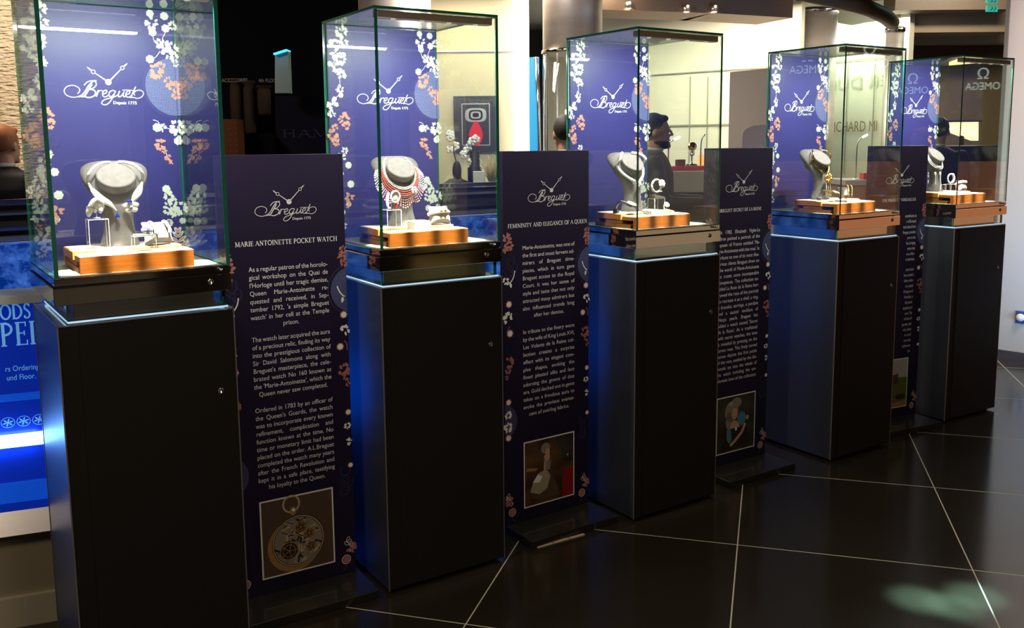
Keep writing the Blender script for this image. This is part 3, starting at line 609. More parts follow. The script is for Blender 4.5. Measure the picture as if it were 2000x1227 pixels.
def desk_lamp(px, pyb, pyt, dx, Y, label, lit=True):
    b0 = at(px, pyb, Y); t0 = at(px, pyt, Y); h = t0.z - b0.z
    t = thing('desk_lamp', label, 'lamp', (b0.x, Y, b0.z), 0, 'gooseneck counter lamps')
    MB().tube([(0, 0, 0), (0, 0, h * .75), (dx * .15, 0, h * .92), (dx * .5, 0, h), (dx, 0, h * 1.08)], .006, 8).build('neck', 'steel_b', t)
    MB().lathe([(.03, 0), (.03, .01), (.008, .015)], 16).build('foot', 'steel_b', t)
    if lit:
        for k in range(3): MB().ell((dx * (.55 + .17 * k), -.012, h * (1.005 + .022 * k)), .010, 8, 6).build('led', mat('led_white', (1, 1, 1), .3, emit=(1, 1, 1), es=12), t)
desk_lamp(1305, 336, 272, .09, sY + .34, 'gooseneck lamp with three lit beads behind the third case')
desk_lamp(1368, 336, 268, .03, sY + .3, 'thin unlit gooseneck lamp nearest the third banner', False)
desk_lamp(1671, 352, 268, .09, 8.2, 'gooseneck lamp with lit beads seen through the fourth case')
p = at(1370, 334, sY + .3); tag(MB().cbox(-.035, .035, -.02, .02, 0, .12).build('glow_block', mat('orange_lit_block', (.9, .4, .1), .4, emit=(1, .42, .12), es=1.3), loc=(p.x + .02, sY + .36, zs + .0)), 'small glowing orange block right of the watch stand', 'lamp')
# shop interior behind the fourth case
wl2, wa2, wang2 = wall_from(1600, 1770, 10.9, 9.9, 0, 3.12, 'wall_green', 'greenish')
def onw2(px, py, off=.01):
    n = Vector((sin(wang2), -cos(wang2), 0)); return onplane(px, py, wa2.x + n.x * off, wa2.y + n.y * off, wang2)
a = onw2(1622, 123); b_ = onw2(1752, 113); u = Vector((cos(wang2), sin(wang2), 0))
MB().box(0, (b_ - a).dot(u), -.006, 0, 0, .012).build('trim_9', 'seam', loc=a, rot=wang2, kind='structure')
for px in (1648, 1700):
    a = onw2(px, 340); b_ = onw2(px, 125); MB().box(0, .008, -.006, 0, 0, b_.z - a.z).build('trim_%d' % px, 'seam', loc=a, rot=wang2, kind='structure')
def wall_letters(txt, pa, pb_, capx, m_, label, name='wall_lettering'):
    a, b_ = onw2(*pa, .012), onw2(*pb_, .012); wd = (b_ - a).dot(u); size = capx
    mb = MB(); text_line(mb, txt, 0, 0, size, wd / (twidth(txt.replace(' ', '')) * size + .27 * size * txt.count(' ')), 0)
    return tag(mb.build(name, m_, loc=a, rot=wang2), label, 'lettering')
h = (onw2(1650, 237) - onw2(1650, 258)).z / .72
wall_letters('RICHARD MI', (1618, 258), (1714, 258), h, mat('bronze_letter', (.30, .20, .07), .4), 'bronze capital letters RICHARD on the pale wall behind the fourth case')
h = (onw2(1650, 152) - onw2(1650, 176)).z / .72
mb = MB(); wd = (onw2(1735, 176) - onw2(1616, 176)).dot(u); txt = 'ER DUB'; k = wd / ((twidth('ERDUB') + .27) * h)
text_line(mb, txt, 0, 0, h, k, 0); 
for i, v in enumerate(mb.v): mb.v[i] = (wd - v[0], v[1], v[2])  # reflection of an opposite shop, painted as mirrored letters
tag(mb.build('wall_lettering', mat('painted_reflection_letter', (.50, .52, .38), .5), loc=onw2(1616, 176, .012), rot=wang2), 'faint mirrored ER DUB, a shop reflection painted above the bronze letters', 'lettering')
cY2 = 8.1; a, b_ = at(1652, 352, cY2), at(1765, 352, cY2); t = thing('sales_counter', 'low rose brown sales counter behind the fourth case', 'counter', ((a.x + b_.x) / 2, cY2, 0)); hw = (b_.x - a.x) / 2
MB().cbox(-hw, hw, 0, .5, a.z - .05, a.z).build('counter_top', 'lilac', t); MB().box(-hw + .02, hw - .02, .02, .48, 0, a.z - .05).build('counter_body', mat('rose_brown', (.30, .17, .12), .5), t)
p = at(1697, 350, cY2 + .1); tag(MB().cbox(-.06, .06, -.05, .05, 0, .06).build('watch_box', 'redtray', loc=(p.x, cY2 + .12, a.z)), 'red box on the rose brown counter behind the fourth case', 'box')
# bright transom between the two columns, right
tp = [zpt(1628, 43, 2.95), zpt(1700, 55, 2.95), zpt(1733, 74, 2.95)]
a, b_ = at(1626, 60, 9.95), at(1734, 60, 9.80); d = Vector((b_.x - a.x, b_.y - a.y, 0)); an = math.atan2(d.y, d.x)
pts = [onplane(x_, y_, a.x, a.y, an) for x_, y_ in ((1626, 90), (1734, 90), (1730, 74), (1705, 57), (1626, 43))]
mb = MB(); uu = Vector((cos(an), sin(an), 0)); mb.slab([((p_ - a).dot(uu), p_.z) for p_ in pts], 0, .03)
tag(mb.build('light_panel', mat('cyan_white_panel', (.9, .9, .9), .4, emit=(0.80, 0.97, 1.0), es=2.2), loc=(a.x, a.y, 0), rot=an), 'glowing cyan white transom window between the two right hand columns', 'light panel')
# curved brown bulkheads, right
M['bulk'] = mat('brown_bulkhead', (.13, .085, .06), .5); M['bulk2'] = mat('beige_bulkhead', (.36, .28, .20), .6)
mb = MB(); P_ = [zpt(1548, 34, 3.0), zpt(1640, 42, 3.0), zpt(1700, 52, 3.0), zpt(1735, 66, 3.0)]
for i in range(3):
    a, b_ = P_[i], P_[i + 1]; mb.add([(a.x, a.y - .01, 3.0), (b_.x, b_.y - .01, 3.0), (b_.x, b_.y - .01, 3.35), (a.x, a.y - .01, 3.35), (a.x, a.y + .3, 3.0), (b_.x, b_.y + .3, 3.0), (b_.x, b_.y + .3, 3.35), (a.x, a.y + .3, 3.35)], [(0, 1, 2, 3), (0, 4, 5, 1), (4, 7, 6, 5)])
mb.build('trim_10', 'fascia', kind='structure')
pts = [at(1560, -14, 8.3), at(1640, 2, 8.3), at(1690, 14, 8.3), at(1728, 32, 8.6), at(1742, 44, 9.0)]
tag(MB().tube(spline(pts, 5), .07, 14).build('curved_pipe', 'bulk'), 'thick dark curved duct under the ceiling at upper right', 'duct')
def beam(x0, x1, y0, y1, Y, name, m_, dep=.4):
    a, b_ = at(x0, y1, Y), at(x1, y0, Y); return MB().box(a.x, b_.x, Y, Y + dep, a.z, b_.z).build(name, m_, kind='structure')
beam(1748, 1980, 22, 64, 10.0, 'trim_11', 'bulk2'); beam(1765, 1980, 66, 86, 10.6, 'trim_12', 'bulk2', .2)
beam(1748, 1985, -30, 20, 9.6, 'trim_13', 'bulk', .3)
a, b_ = at(1760, 85, 11.0), at(1990, 85, 11.0)
MB().box(a.x - .3, b_.x + .6, 11.2, 11.3, 0, 3.35).build('wall_lobby', mat('brown_lobby_wall', (.30, .20, .11), .6), kind='structure')
beam(1765, 1990, 88, 118, 10.9, 'trim_14', mat('dark_lintel', (.07, .03, .012), .5), .2)
# exit signs
for k, (y0, y1) in enumerate(((0, 6), (11, 23))):
    a, b_ = at(1925, y1, 7.6), at(1949, y0, 7.6); t = thing('exit_sign', 'small green sign hanging at the upper right corner, %s of two' % ('upper' if k == 0 else 'lower'), 'sign', ((a.x + b_.x) / 2, 7.6, a.z), R(10), 'green hanging exit signs')
    hw, hh = (b_.x - a.x) / 2, b_.z - a.z
    MB().box(-hw, hw, -.01, .01, 0, hh).build('panel', mat('green_sign', (.02, .3, .22), .4, emit=(0.03, .42, .30), es=.9), t)
    mb = MB(); 
    for q in (0, 1): mb.ribbon([(-.02 + q * .03, hh * .2), (.0 + q * .03, hh * .5), (-.01 + q * .03, hh * .8)], .008, -.012)
    mb.build('pictogram', 'white', t)
# lamp with a yellow shade and dark things behind the fifth case
p = at(1880, 256, 9.6); t = thing('table_lamp', 'wide glowing yellow lamp behind the fifth case', 'lamp', (p.x, 9.6, p.z - .0))
MB().slab([(-.14, 0), (.13, -.10), (.12, .09), (-.14, .09)], -.08, .08).build('lamp_shade', mat('yellow_shade', (1, .8, .4), .5, emit=(1, .72, .30), es=2.6), t)
MB().box(-.16, .15, -.1, .1, .09, .11).build('shade_cap', 'dim_brown', t); MB().lathe([(.10, -p.z), (.10, -p.z + .02), (.02, -p.z + .03), (.02, .0)], 12).build('stand', 'dim_brown', t)
a, b_ = at(1834, 285, 9.0), at(1878, 420, 9.0)
MB_ = MB().cbox(a.x, b_.x + .4, 9.0, 9.4, 0, a.z).build('dark_cabinet', mat('dark_teal_cabinet', (.012, .016, .02), .35)); tag(MB_, 'tall dark cabinet behind the fifth case under the yellow lamp', 'cabinet')
# unseen lamps added over the far lobby for a teal floor reflection
for k, (x, y) in enumerate(((4.45, 9.1), (4.65, 9.2))):
    t = thing('added_lobby_lamp', 'added unseen round teal white lamp over the lobby, %s' % ('left one' if k == 0 else 'right one'), 'lamp', (x, y, 3.30))
    MB().lathe([(.10, .05), (.12, .04), (.12, 0), (.10, -.01), (0, -.01)], 24).build('housing', 'steel_b', t)
    MB().lathe([(0, -.013), (.095, -.013), (.095, -.0105), (0, -.0105)], 24).build('diffuser', mat('teal_diffuser', (.5, .8, .8), .4, emit=(.25, .75, .72), es=14), t)

# ---------------------------------------------------------------- blue counter and snow light boxes, left
AC = R(21); c0 = Vector((-1.545, 2.956, 0)); 
cn = thing('promotion_counter', 'blue glowing counter with white lettering at the left edge', 'counter', c0, AC)
M['blue'] = mat('deep_blue_lit_panel', (0.01, 0.03, 0.3), .25, emit=(0.0, 0.014, 0.26), es=.8)
M['blue_hi'] = mat('mid_blue_lit_band', (0.02, 0.1, 0.5), .3, emit=(0.0, 0.07, 0.62), es=.6)
MB().box(-1.6, 0, -.02, .16, 0, .105).build('plinth', mat('pale_olive_plinth', (.46, .42, .30), .4, .2), cn)
MB().box(-1.6, -.01, 0, .16, .105, .33).build('lower_panel', mat('olive_panel', (.34, .30, .20), .4, .3), cn)
MB().add([(-1.6, -.04, .33), (0, -.04, .33), (0, 0, .40), (-1.6, 0, .40), (-1.6, .16, .33), (0, .16, .33), (0, .16, .40)], [(0, 1, 2, 3), (0, 4, 5, 1), (1, 5, 6, 2)]).build('bevel_ledge', 'steel_b', cn)
MB().box(-1.6, 0, .0, .16, .40, 1.10).build('blue_panel', 'blue', cn)
MB().box(-1.6, 0, -.02, .17, 1.10, 1.125).build('top_ledge', mat('satin_ledge', (.62, .68, .64), .35, .3), cn)
MB().box(-1.6, -.001, -.012, -.001, .622, .664).build('tube_light', mat('white_blue_tube', (.8, .9, 1), .3, emit=(.35, .75, 1), es=5), cn)
MB().box(-1.6, -.001, -.004, -.001, .43, .50).build('lower_glow', 'blue_hi', cn); MB().box(-1.6, -.001, -.004, -.001, .775, .80).build('upper_glow', 'blue_hi', cn)
M['ltblue'] = mat('light_blue_lettering', (.25, .5, .8), .4, emit=(.10, .35, .7), es=.55)
mb = MB(); serif(mb, 'ODS', -.126, 1.048, .050, .091, -.003, wk=.9); serif(mb, 'PEL', -.130, .960, .078, .125, -.003, wk=.8); mb.build('headline', 'ltblue', cn)
mb = MB(); text_line(mb, 'rs Ordering', -.124, .876, .026, .80, -.003); text_line(mb, 'und Floor.', -.122, .846, .026, .80, -.003); mb.build('small_print', 'ltblue', cn)
mb = MB()
for k in range(14):
    cx = -.036 - k * .046; mb.ribbon([(cx + .020 * cos(q * pi / 12), .705 + .017 * sin(q * pi / 12)) for q in range(25)], .0016, -.003)
    for j in range(6): an = j * pi / 3 + .3; mb.ribbon([(cx, .705), (cx + .016 * cos(an), .705 + .013 * sin(an))], .003, -.003); mb.poly([(cx + .010 * cos(an) + .003 * cos(q), .705 + .008 * sin(an) + .003 * sin(q)) for q in range(6)], -.003)
mb.build('snowflake_row', 'ltblue', cn)
MB().box(-.36, -.355, -.002, 0, .105, .33).build('seam', 'darkgap', cn)
light('tube_glow', 'AREA', (-.8, -.03, .643), 5, (.12, .38, 1), (R(90), 0, 0), parent=cn, shape='RECTANGLE', size=1.5, size_y=.04)
# light box with frost pattern running behind the row
AR = R(34); sb = thing('frost_light_box', 'long blue light box with a frost pattern running behind the pedestals', 'light box', (-2.75, 2.90, 0), AR)
M['frost'] = mat('frosted_blue_panel', (0.02, 0.05, 0.25), .3)
N, L, b = nodes(M['frost']); tc = N.new('ShaderNodeTexCoord'); vz = N.new('ShaderNodeTexNoise'); vz.inputs['Scale'].default_value = 9; vz.inputs['Detail'].default_value = 9; vz.inputs['Roughness'].default_value = .75
r_ = N.new('ShaderNodeValToRGB'); r_.color_ramp.elements[0].position = .45; r_.color_ramp.elements[0].color = (0.0, 0.02, 0.16, 1); r_.color_ramp.elements[1].position = .72; r_.color_ramp.elements[1].color = (0.07, 0.20, 0.70, 1)
L.new(tc.outputs['Object'], vz.inputs[0]); L.new(vz.outputs[0], r_.inputs[0]); L.new(r_.outputs[0], b.inputs['Emission Color']); L.new(r_.outputs[0], b.inputs['Base Color']); b.inputs['Emission Strength'].default_value = .9
MB().box(0, 3.6, 0, .12, .30, 1.235).build('frost_panel', 'frost', sb)
MB().box(0, 3.6, .0, .12, 0, .30).build('plinth', 'black', sb)
MB().box(0, 2.5, -.005, -.001, .30, .60).build('lower_glow', mat('bright_blue_band', (.0, .1, .6), .3, emit=(0, .10, .85), es=1.3), sb)
rl = thing('guard_rail', 'three dark and chrome rails above the frost light box at the left edge', 'railing', (-2.75, 2.90, 0), AR)
for z0, z1, mn in ((1.245, 1.265, 'steel_b'), (1.285, 1.30, 'steel'), (1.345, 1.355, 'steel_b'), (1.385, 1.405, 'steel')):
    MB().cbox(.0, 3.55, .04, .08, z0, z1, .002).build('rail', mn, rl)
MB().box(0, 3.55, .085, .095, 1.24, 1.38).build('dark_infill', 'darkgap', rl)
for x in (.02, 1.2, 2.4, 3.5): MB().box(x, x + .03, .085, .105, 1.236, 1.385).build('post', 'darkgap', rl)
# storefront lettering across the hall, seen only as a mirror image
# ================================================================ glass cases on pedestals
PED = [(-1.252, 2.459, .602), (-.450, 3.085, .569), (.506, 3.696, .589), (1.586, 4.401, .580), (2.456, 5.031, .543)]
W, D, HB, H1, H2, H3, H4 = .490, .4765, 1.1137, 1.1691, 1.2184, 1.2427, 2.0587
ORD = ['nearest', 'second', 'third', 'fourth', 'farthest']
CH = [Matrix.Translation((x, y, 0)) @ Matrix.Rotation(a, 4, 'Z') for x, y, a in PED]
def cp(i, s, t, z): return CH[i] @ Vector((s, t, z))
def left_prints(mb, y, rnd, w_, s_):
    for k, x, z, r in [('L', .075, 2.025, .022), ('L', .06, 2.0, .018), ('F', .034, 1.985, .011), ('L', .085, 1.99, .014), ('L', .05, 1.945, .020), ('L', .070, 1.925, .018), ('F', .082, 1.94, .010),
                       ('F', .026, 1.905, .010), ('L', .055, 1.89, .016), ('L', .072, 1.868, .015), ('L', .062, 1.812, .012), ('F', .066, 1.79, .010), ('F', .040, 1.775, .009), ('L', .032, 1.748, .018), ('L', .027, 1.72, .012),
                       ('L', .060, 1.555, .014), ('L', .075, 1.58, .011), ('F', .050, 1.532, .013), ('F', .088, 1.525, .013), ('L', .045, 1.50, .018), ('L', .03, 1.465, .02), ('F', .095, 1.452, .014), ('L', .04, 1.42, .02), ('L', .03, 1.385, .015), ('F', .085, 1.375, .010),
                       ('F', .060, 1.345, .010), ('L', .040, 1.32, .018), ('L', .055, 1.295, .014), ('L', .035, 1.272, .012)]:
        motif(mb, k, x, z, r, y, rnd, w_)
    for x, z, r in [(.075, 1.70, .022), (.085, 1.675, .013), (.038, 1.668, .012), (.030, 1.64, .020), (.038, 1.615, .014), (.088, 1.40, .016), (.08, 1.37, .008), (.033, 1.352, .009)]: motif(mb, 'L', x, z, r, y, rnd, s_)
    for pts in ([(.07, 1.99), (.062, 1.97), (.045, 1.955)], [(.062, 1.86), (.064, 1.84), (.063, 1.815)], [(.05, 1.92), (.04, 1.91), (.038, 1.90)], [(.04, 1.77), (.052, 1.785), (.06, 1.79)]): stem(mb, pts, .0022, y, w_)
def right_prints(mb, y, rnd, w_, s_, lat, gh):
    mb.poly([(.473 + .096 * cos(a_) if .473 + .096 * cos(a_) < .4865 else .4865, 1.800 + .096 * sin(a_)) for a_ in [q * pi / 36 for q in range(72)]], y + .0003, lat)
    mb.ribbon([(min(.487, .473 + .102 * cos(R(80 + 200 * q / 40))), 1.800 + .102 * sin(R(80 + 200 * q / 40))) for q in range(41)], .0016, y, gh)
    for k, x, z, r in [('F', .405, 2.035, .012), ('L', .408, 2.005, .016), ('F', .410, 1.975, .012), ('F', .452, 1.99, .013), ('F', .45, 2.03, .013), ('L', .475, 2.0, .012), ('L', .43, 1.94, .012), ('L', .445, 1.93, .016), ('L', .455, 1.91, .016), ('L', .47, 1.925, .016),
                       ('F', .397, 1.888, .013), ('L', .475, 1.895, .011), ('L', .48, 1.875, .008), ('F', .407, 1.665, .014), ('L', .425, 1.665, .010), ('L', .47, 1.67, .019), ('F', .455, 1.655, .010), ('L', .475, 1.645, .014), ('F', .472, 1.62, .013),
                       ('F', .425, 1.46, .013), ('L', .432, 1.435, .015), ('L', .445, 1.415, .012), ('L', .432, 1.395, .018), ('L', .45, 1.385, .018), ('L', .47, 1.39, .018), ('F', .428, 1.345, .013), ('F', .472, 1.35, .010)]:
        motif(mb, k, x, z, r, y, rnd, w_)
    for x, z, r in [(.415, 1.85, .020), (.43, 1.865, .012), (.405, 1.832, .010), (.452, 1.815, .013), (.47, 1.80, .016), (.475, 1.775, .013), (.415, 1.61, .015), (.425, 1.59, .009), (.435, 1.57, .010), (.446, 1.55, .007)]: motif(mb, 'L', x, z, r, y, rnd, s_)
    for pts in ([(.41, 1.965), (.415, 1.945), (.43, 1.935)], [(.452, 1.98), (.44, 1.955), (.44, 1.94)], [(.40, 1.89), (.415, 1.895), (.43, 1.915)], [(.395, 1.69), (.41, 1.685), (.42, 1.67), (.45, 1.66)], [(.42, 1.60), (.43, 1.585), (.437, 1.56), (.45, 1.545)]): stem(mb, pts, .0022, y, w_)
    # crest at the bottom right
    for q in range(4):
        for sgn in (-1, 1):
            leaf(mb, .455, 1.262 + q * .016, .040 - q * .006, .012, pi / 2 + sgn * (1.15 - q * .22), y - .0001 * q, w_); leaf(mb, .455, 1.263 + q * .016, .030 - q * .005, .007, pi / 2 + sgn * (1.15 - q * .22), y - .0001 * q - .00005, s_)
    motif(mb, 'L', .48, 1.27, .012, y, rnd, w_)
    for x, z, r in ((.40, 1.36, .022), (.45, 1.34, .03), (.40, 1.31, .02)): motif(mb, 'Q', x, z, r, y, rnd, gh)
def make_case(i):
    x, y, a = PED[i]
    t = thing('display_case', ['tall glass jewellery case on a black pedestal, nearest and leftmost, holding a white leaf necklace', 'glass jewellery case on a black pedestal, second from left, holding a pearl and coral collar',
              'glass jewellery case in the middle of the row, holding a white rope necklace', 'glass jewellery case on a black pedestal, fourth from left, holding a gold tassel necklace', 'glass jewellery case on a black pedestal, farthest right, beside the pale wall'][i],
              'display case', (x, y, 0), a, 'jewellery cases in a row')
    # pedestal
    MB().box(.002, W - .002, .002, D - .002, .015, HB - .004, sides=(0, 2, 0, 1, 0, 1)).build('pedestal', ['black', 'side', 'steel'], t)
    MB().box(.03, W - .03, .03, D - .03, 0, .015).build('recessed_foot', 'darkgap', t)
    mb = MB()
    for xx, yy in ((0, 0), (W - .004, 0), (0, D - .004), (W - .004, D - .004)): mb.box(xx, xx + .004, yy, yy + .004, .012, HB)
    mb.box(0, W, 0, .003, HB - .003, HB); mb.box(0, .003, 0, D, HB - .003, HB); mb.box(W - .003, W, 0, D, HB - .003, HB)
    mb.build('corner_trim', 'trim', t)
    dr = MB().box(.054, W - .005, -.001, .001, .02, HB - .012).build('door', 'black', t)
    lk = MB(); lk.lathe([(0, 0), (.0085, 0), (.0095, .003), (.0075, .0045), (.006, .0025), (0, .0025)], 20, T=Matrix.Translation((.436, -.0008, .862)) @ Matrix.Rotation(pi / 2, 4, 'X')); lk.build('lock', 'steel', dr)
    # lit acrylic sheet, riser
    ri = .032 if i == 0 else .010
    MB().box(ri, W - .012, .02 if i == 0 else .006, D - .01, HB + .0005, HB + .006, sides=(None, 1, 0, 0, 0, 0)).build('acrylic_sheet', ['lit', 'steel'], t)
    rz0, rz1 = HB + .0065, H1 - .0005; core = .052 if i == 0 else .03
    MB().cbox(core, W - .048, .038, D - .05, rz0, rz1, .001).build('riser_core', 'steel', t)
    x0, y0 = ri, (.03 if i == 0 else .014); x1, y1 = W - .016, D - .014; g = .008
    G = (1, 1, 0, 1, 0, 1); G2 = (1, 1, 1, 0, 1, 0)
    for nm, bx, sd in (('riser_glass', (x0, x1, y0, y0 + g, rz0, rz1), G), ('riser_glass', (x0, x1, y1 - g, y1, rz0, rz1), G), ('riser_glass', (x0, x0 + g, y0 + g, y1 - g, rz0, rz1), G2), ('riser_glass', (x1 - g, x1, y0 + g, y1 - g, rz0, rz1), G2)):
        MB().box(*bx, sides=sd).build(nm, ['glass', 'edge'], t)
    # drawer body and tray
    o = .004
    dw = MB().cbox(o - .006, W - o + .002, o - .006, D - o, H1, H2, .0015).build('drawer', 'chrome', t)
    MB().lathe([(0, 0), (.0075, 0), (.009, .003), (.007, .005), (.005, .003), (0, .003)], 20, T=Matrix.Translation((.423, -.0012, 1.199)) @ Matrix.Rotation(pi / 2, 4, 'X')).build('lock', 'steel', dw)
    MB().box(o + .004, W - o - .004, o + .004, D - o - .004, H2, H2 + .004).build('shadow_gap', 'darkgap', t)
    MB().cbox(o - .001, W - o + .001, o - .001, D - o, H2 + .004, H3, .0012).build('tray', 'chrome', t)
    MB().box(.022, W - .022, .022, D - .022, H3, H3 + .002).build('grille', 'grille', t)
    kn = MB().lathe([(0, 0), (.004, 0), (.005, .004), (.005, .018), (.003, .02), (0, .02)], 12, T=Matrix.Translation((.452, .003, H3 - .008)) @ Matrix.Rotation(pi / 2, 4, 'X')); kn.build('catch', 'steel', t)
    # panes: front between the sides, cut edges are green
    g = .0115; a0, a1, b0, b1 = .004, W - .004, .004, D - .004; zt = H4 - .010
    MB().box(a0 + g, a1 - g, b0 + .001, b0 + .007, H3 + .002, zt, sides=G).build('front_pane', ['glass', 'edge'], t)
    MB().box(a0, a0 + g, b0, b1, H3 + .002, zt, sides=G2).build('left_pane', ['glass', 'edge'], t)
    MB().box(a1 - g, a1, b0, b1, H3 + .002, zt, sides=G2).build('right_pane', ['glass', 'edge'], t)
    MB().box(a0, a1, b0, b1, zt + .001, H4, sides=(0, 0, 1, 1, 1, 1)).build('top_pane', ['glass', 'edge'], t)
    pn = MB().box(a0 + g + .001, a1 - g - .001, b1 - .009, b1 - .002, H3 + .003, zt - .001).build('back_panel', 'navy', t)
    yf = b1 - .0096; rnd = random.Random(11)
    mb = MB(); logo(mb, .2525, 1.7625, .000392, yf - .0002, 0); mb.build('logo_print', 'white', pn)
    mb = MB(); left_prints(mb, yf, rnd, 0, 1); right_prints(mb, yf, rnd, 0, 1, 2, 3)
    for xx, zz, rr_ in ((.09, 1.62, .03), (.075, 1.60, .02), (.1, 1.28, .02)): motif(mb, 'Q', xx, zz, rr_, yf, rnd, 3)
    mb.build('flower_print', ['white', 'salmon', 'lattice', 'ghost'], pn)
    MB().box(a0 + g + .001, a1 - g - .001, b1 - .0145, b1 - .0110, H3 + .003, zt - .001, sides=G).build('back_pane', ['glass', 'edge'], t)
    # light bar under the lid
    lb = MB().cbox(.02, W - .02, .016, .052, zt - .026, zt - .002, .002).build('light_bar', M['bar'], t)
    for k in range(4):
        xx = .085 + k * .107
        MB().lathe([(0, 0), (.009, 0), (.009, -.003), (0, -.003)], 12, T=Matrix.Translation((xx, .028, zt - .0262))).build('led_lens', M['ledlens'], lb)
        light('led_spot', 'SPOT', (xx, .024, zt - .034), 1050, (1.0, .86, .66), (R(7.3), 0, 0), parent=t, spot_size=R(12.5), spot_blend=.35, shadow_soft_size=.006)
    bs = (.222, .195, .185, .165, .165)[i]
    light('bust_spot', 'SPOT', (bs, .034, zt - .034), 42, (1.0, .93, .84), (math.atan2(.17, .50), 0, 0), parent=t, spot_size=R(26), spot_blend=.8, shadow_soft_size=.01)
    light('led_bar_glow', 'AREA', (W / 2, .036, zt - .032), 14.0, (1.0, .93, .86), (R(20), 0, 0), parent=t, shape='RECTANGLE', size=.42, size_y=.02)
    return t
M['ledlens'] = mat('led_lens', (1, 1, 1), .3, emit=(1, .90, .75), es=.5)
M['bar'] = mat('bar_painted_reflection', (.72, .52, .42), .3, .4)  # peach reflection on the chrome bar painted into the base colour
for i in range(5): make_case(i)

# ================================================================ banner stands
BN = [(-.967, 2.988, .547), (-.0355, 3.597, .605), (.904, 4.224, .570), (1.936, 4.939, .446)]
BW, BT = .4406, 1.5722
PL, PR, PB_, PT = .0933, .3613, .0841, .3711
P1T = [(['As a regular patron of the horolo-', 'gical workshop on the Quai de', "l'Horloge until her tragic demise,", 'Queen Marie-Antoinette re-', 'quested and received, in Sep-', "tember 1792, 'a simple Breguet", "watch' in her cell at the Temple", 'prison.'], 1.180, .987),
       (['The watch later acquired the aura', 'of a precious relic, finding its way', 'into the prestigious collection of', 'Sir David Salomons along with', "Breguet's masterpiece, the cele-", 'brated watch No 160 known as', "the 'Marie-Antoinette', which the", 'Queen never saw completed.'], .938, .746),
       (['Ordered in 1783 by an officer of', "the Queen's Guards, the watch", 'was to incorporate every known', 'refinement, complication and', 'function known at the time. No', 'time or monetary limit had been', 'placed on the order. A.L.Breguet', 'completed the watch many years', 'after the French Revolution and', 'kept it in a safe place, testifying', 'his loyalty to the Queen.'], .690, .412)]
P2T = [(['Marie-Antoinette, was one of', 'the first and most fervent ad-', 'mirers of Breguet time-', 'pieces, which in turn gave', 'Breguet access to the Royal', 'Court. It was her sense of', 'style and taste that not only', 'attracted many admirers but', 'also influenced trends long', 'after her demise.'], 1.176, .895),
       (['In tribute to the finery worn', 'by the wife of King Louis XVI,', 'Les Volants de la Reine col-', 'lection creates a surprise', 'effect with its elegant com-', 'plex shapes, evoking the', 'finest pleated silks and lace', 'adorning the gowns of that', 'era. Gold decked out in gems', 'takes on a frivolous aura to', 'evoke the previous evanes-', 'cent of swirling fabrics.'], .829, .481)]
P3T = [(['In 1783, Elisabeth Vigée-Le', 'Brun painted a portrait of the', "queen of France entitled 'Ma-", "rie-Antoinette with the rose'. In", 'tribute to one of its most illus-', 'trious clients Breguet drew on', 'the world of Marie-Antoinette', 'to create some incomparable', 'timepieces. The collection en-', 'titled La Rose de la Reine bor-', 'rowed the rose of the portrait', 'to recreate it as a shell, a ring,', 'a bracelet, earrings, a pendant', 'and a sautoir necklace of', 'Akoya pearls. Breguet has', "added a watch named 'Secret", "de la Reine'. As is traditional", 'with secret watches, the time', 'is revealed by pressing on the', 'cameo rose. This finely carved', 'cameo depicts the first petals', 'of the rose, exalted by the dia-', 'monds set into the whole of', 'the watch including the em-', 'blematic bow of the collection.'], 1.168, .448)]
P4T = [(['contribution to', 'n of Europe\'s', 'and cultural heri-', 'Breguet provided', 'port to the', 'lles, bringing', 'estate that', 'one of Bre-', 'nt admirers.'], 1.175, .93), (['iconic land-', 'has created a', 'ellery collec-', 'in a playful', 'Orangerie of', 'Versailles, a', 'this jewel-', 'symphony of', 'ours. The', 'ed hues of', 'garnets, pink', 'nels, rubies', 'es are all', 'ns on the', 'd pleasures', 'um.'], .872, .402)]
TITLES = ['MARIE ANTOINETTE POCKET WATCH', 'FEMININITY AND ELEGANCE OF A QUEEN', 'BREGUET SECRET DE LA REINE', 'THE PRIDE OF VERSAILLES']
TX = [(.053, .411), (.024, .431), (.082, .369), (.10, .36)]
LAB = ['navy banner headed MARIE ANTOINETTE POCKET WATCH, with a pocket watch picture', 'navy banner headed FEMININITY AND ELEGANCE OF A QUEEN, with a seated lady picture', 'navy banner headed BREGUET SECRET DE LA REINE, with a portrait of a lady', 'navy banner headed OF VERSAILLES between the fourth and fifth cases, with a garden picture']
M['photo_bg'] = mat('brown_photo', (.085, .055, .035), .4); M['p_gold'] = mat('gold_print', (.36, .19, .06), .4); M['p_gold2'] = mat('pale_gold_print', (.55, .42, .22), .4)
M['p_dark'] = mat('dark_brown_print', (.022, .012, .007), .4); M['p_grey'] = mat('grey_print', (.24, .21, .17), .4); M['p_skin'] = mat('skin_print', (.55, .33, .20), .4)
M['p_blue'] = mat('blue_dress_print', (.07, .22, .30), .4); M['p_red'] = mat('red_cloth_print', (.26, .006, .008), .4); M['p_green'] = mat('green_print', (.10, .12, .02), .4); M['p_sky'] = mat('sky_print', (.42, .40, .38), .4)
M['p_silk'] = mat('silk_print', (.38, .31, .19), .4); M['p_brown'] = noise_var(mat('brown_interior_print', (.06, .03, .01), .4), 9, (.035, .016, .006), (.12, .055, .018)); M['p_oliv'] = noise_var(mat('dark_green_print', (.03, .03, .02), .4), 9, (.012, .010, .008), (.045, .045, .03))
PM = ['photo_bg', 'p_gold', 'p_gold2', 'p_dark', 'p_grey', 'p_skin', 'p_blue', 'p_red', 'p_green', 'p_sky', 'p_silk', 'p_brown', 'p_oliv', 'white']
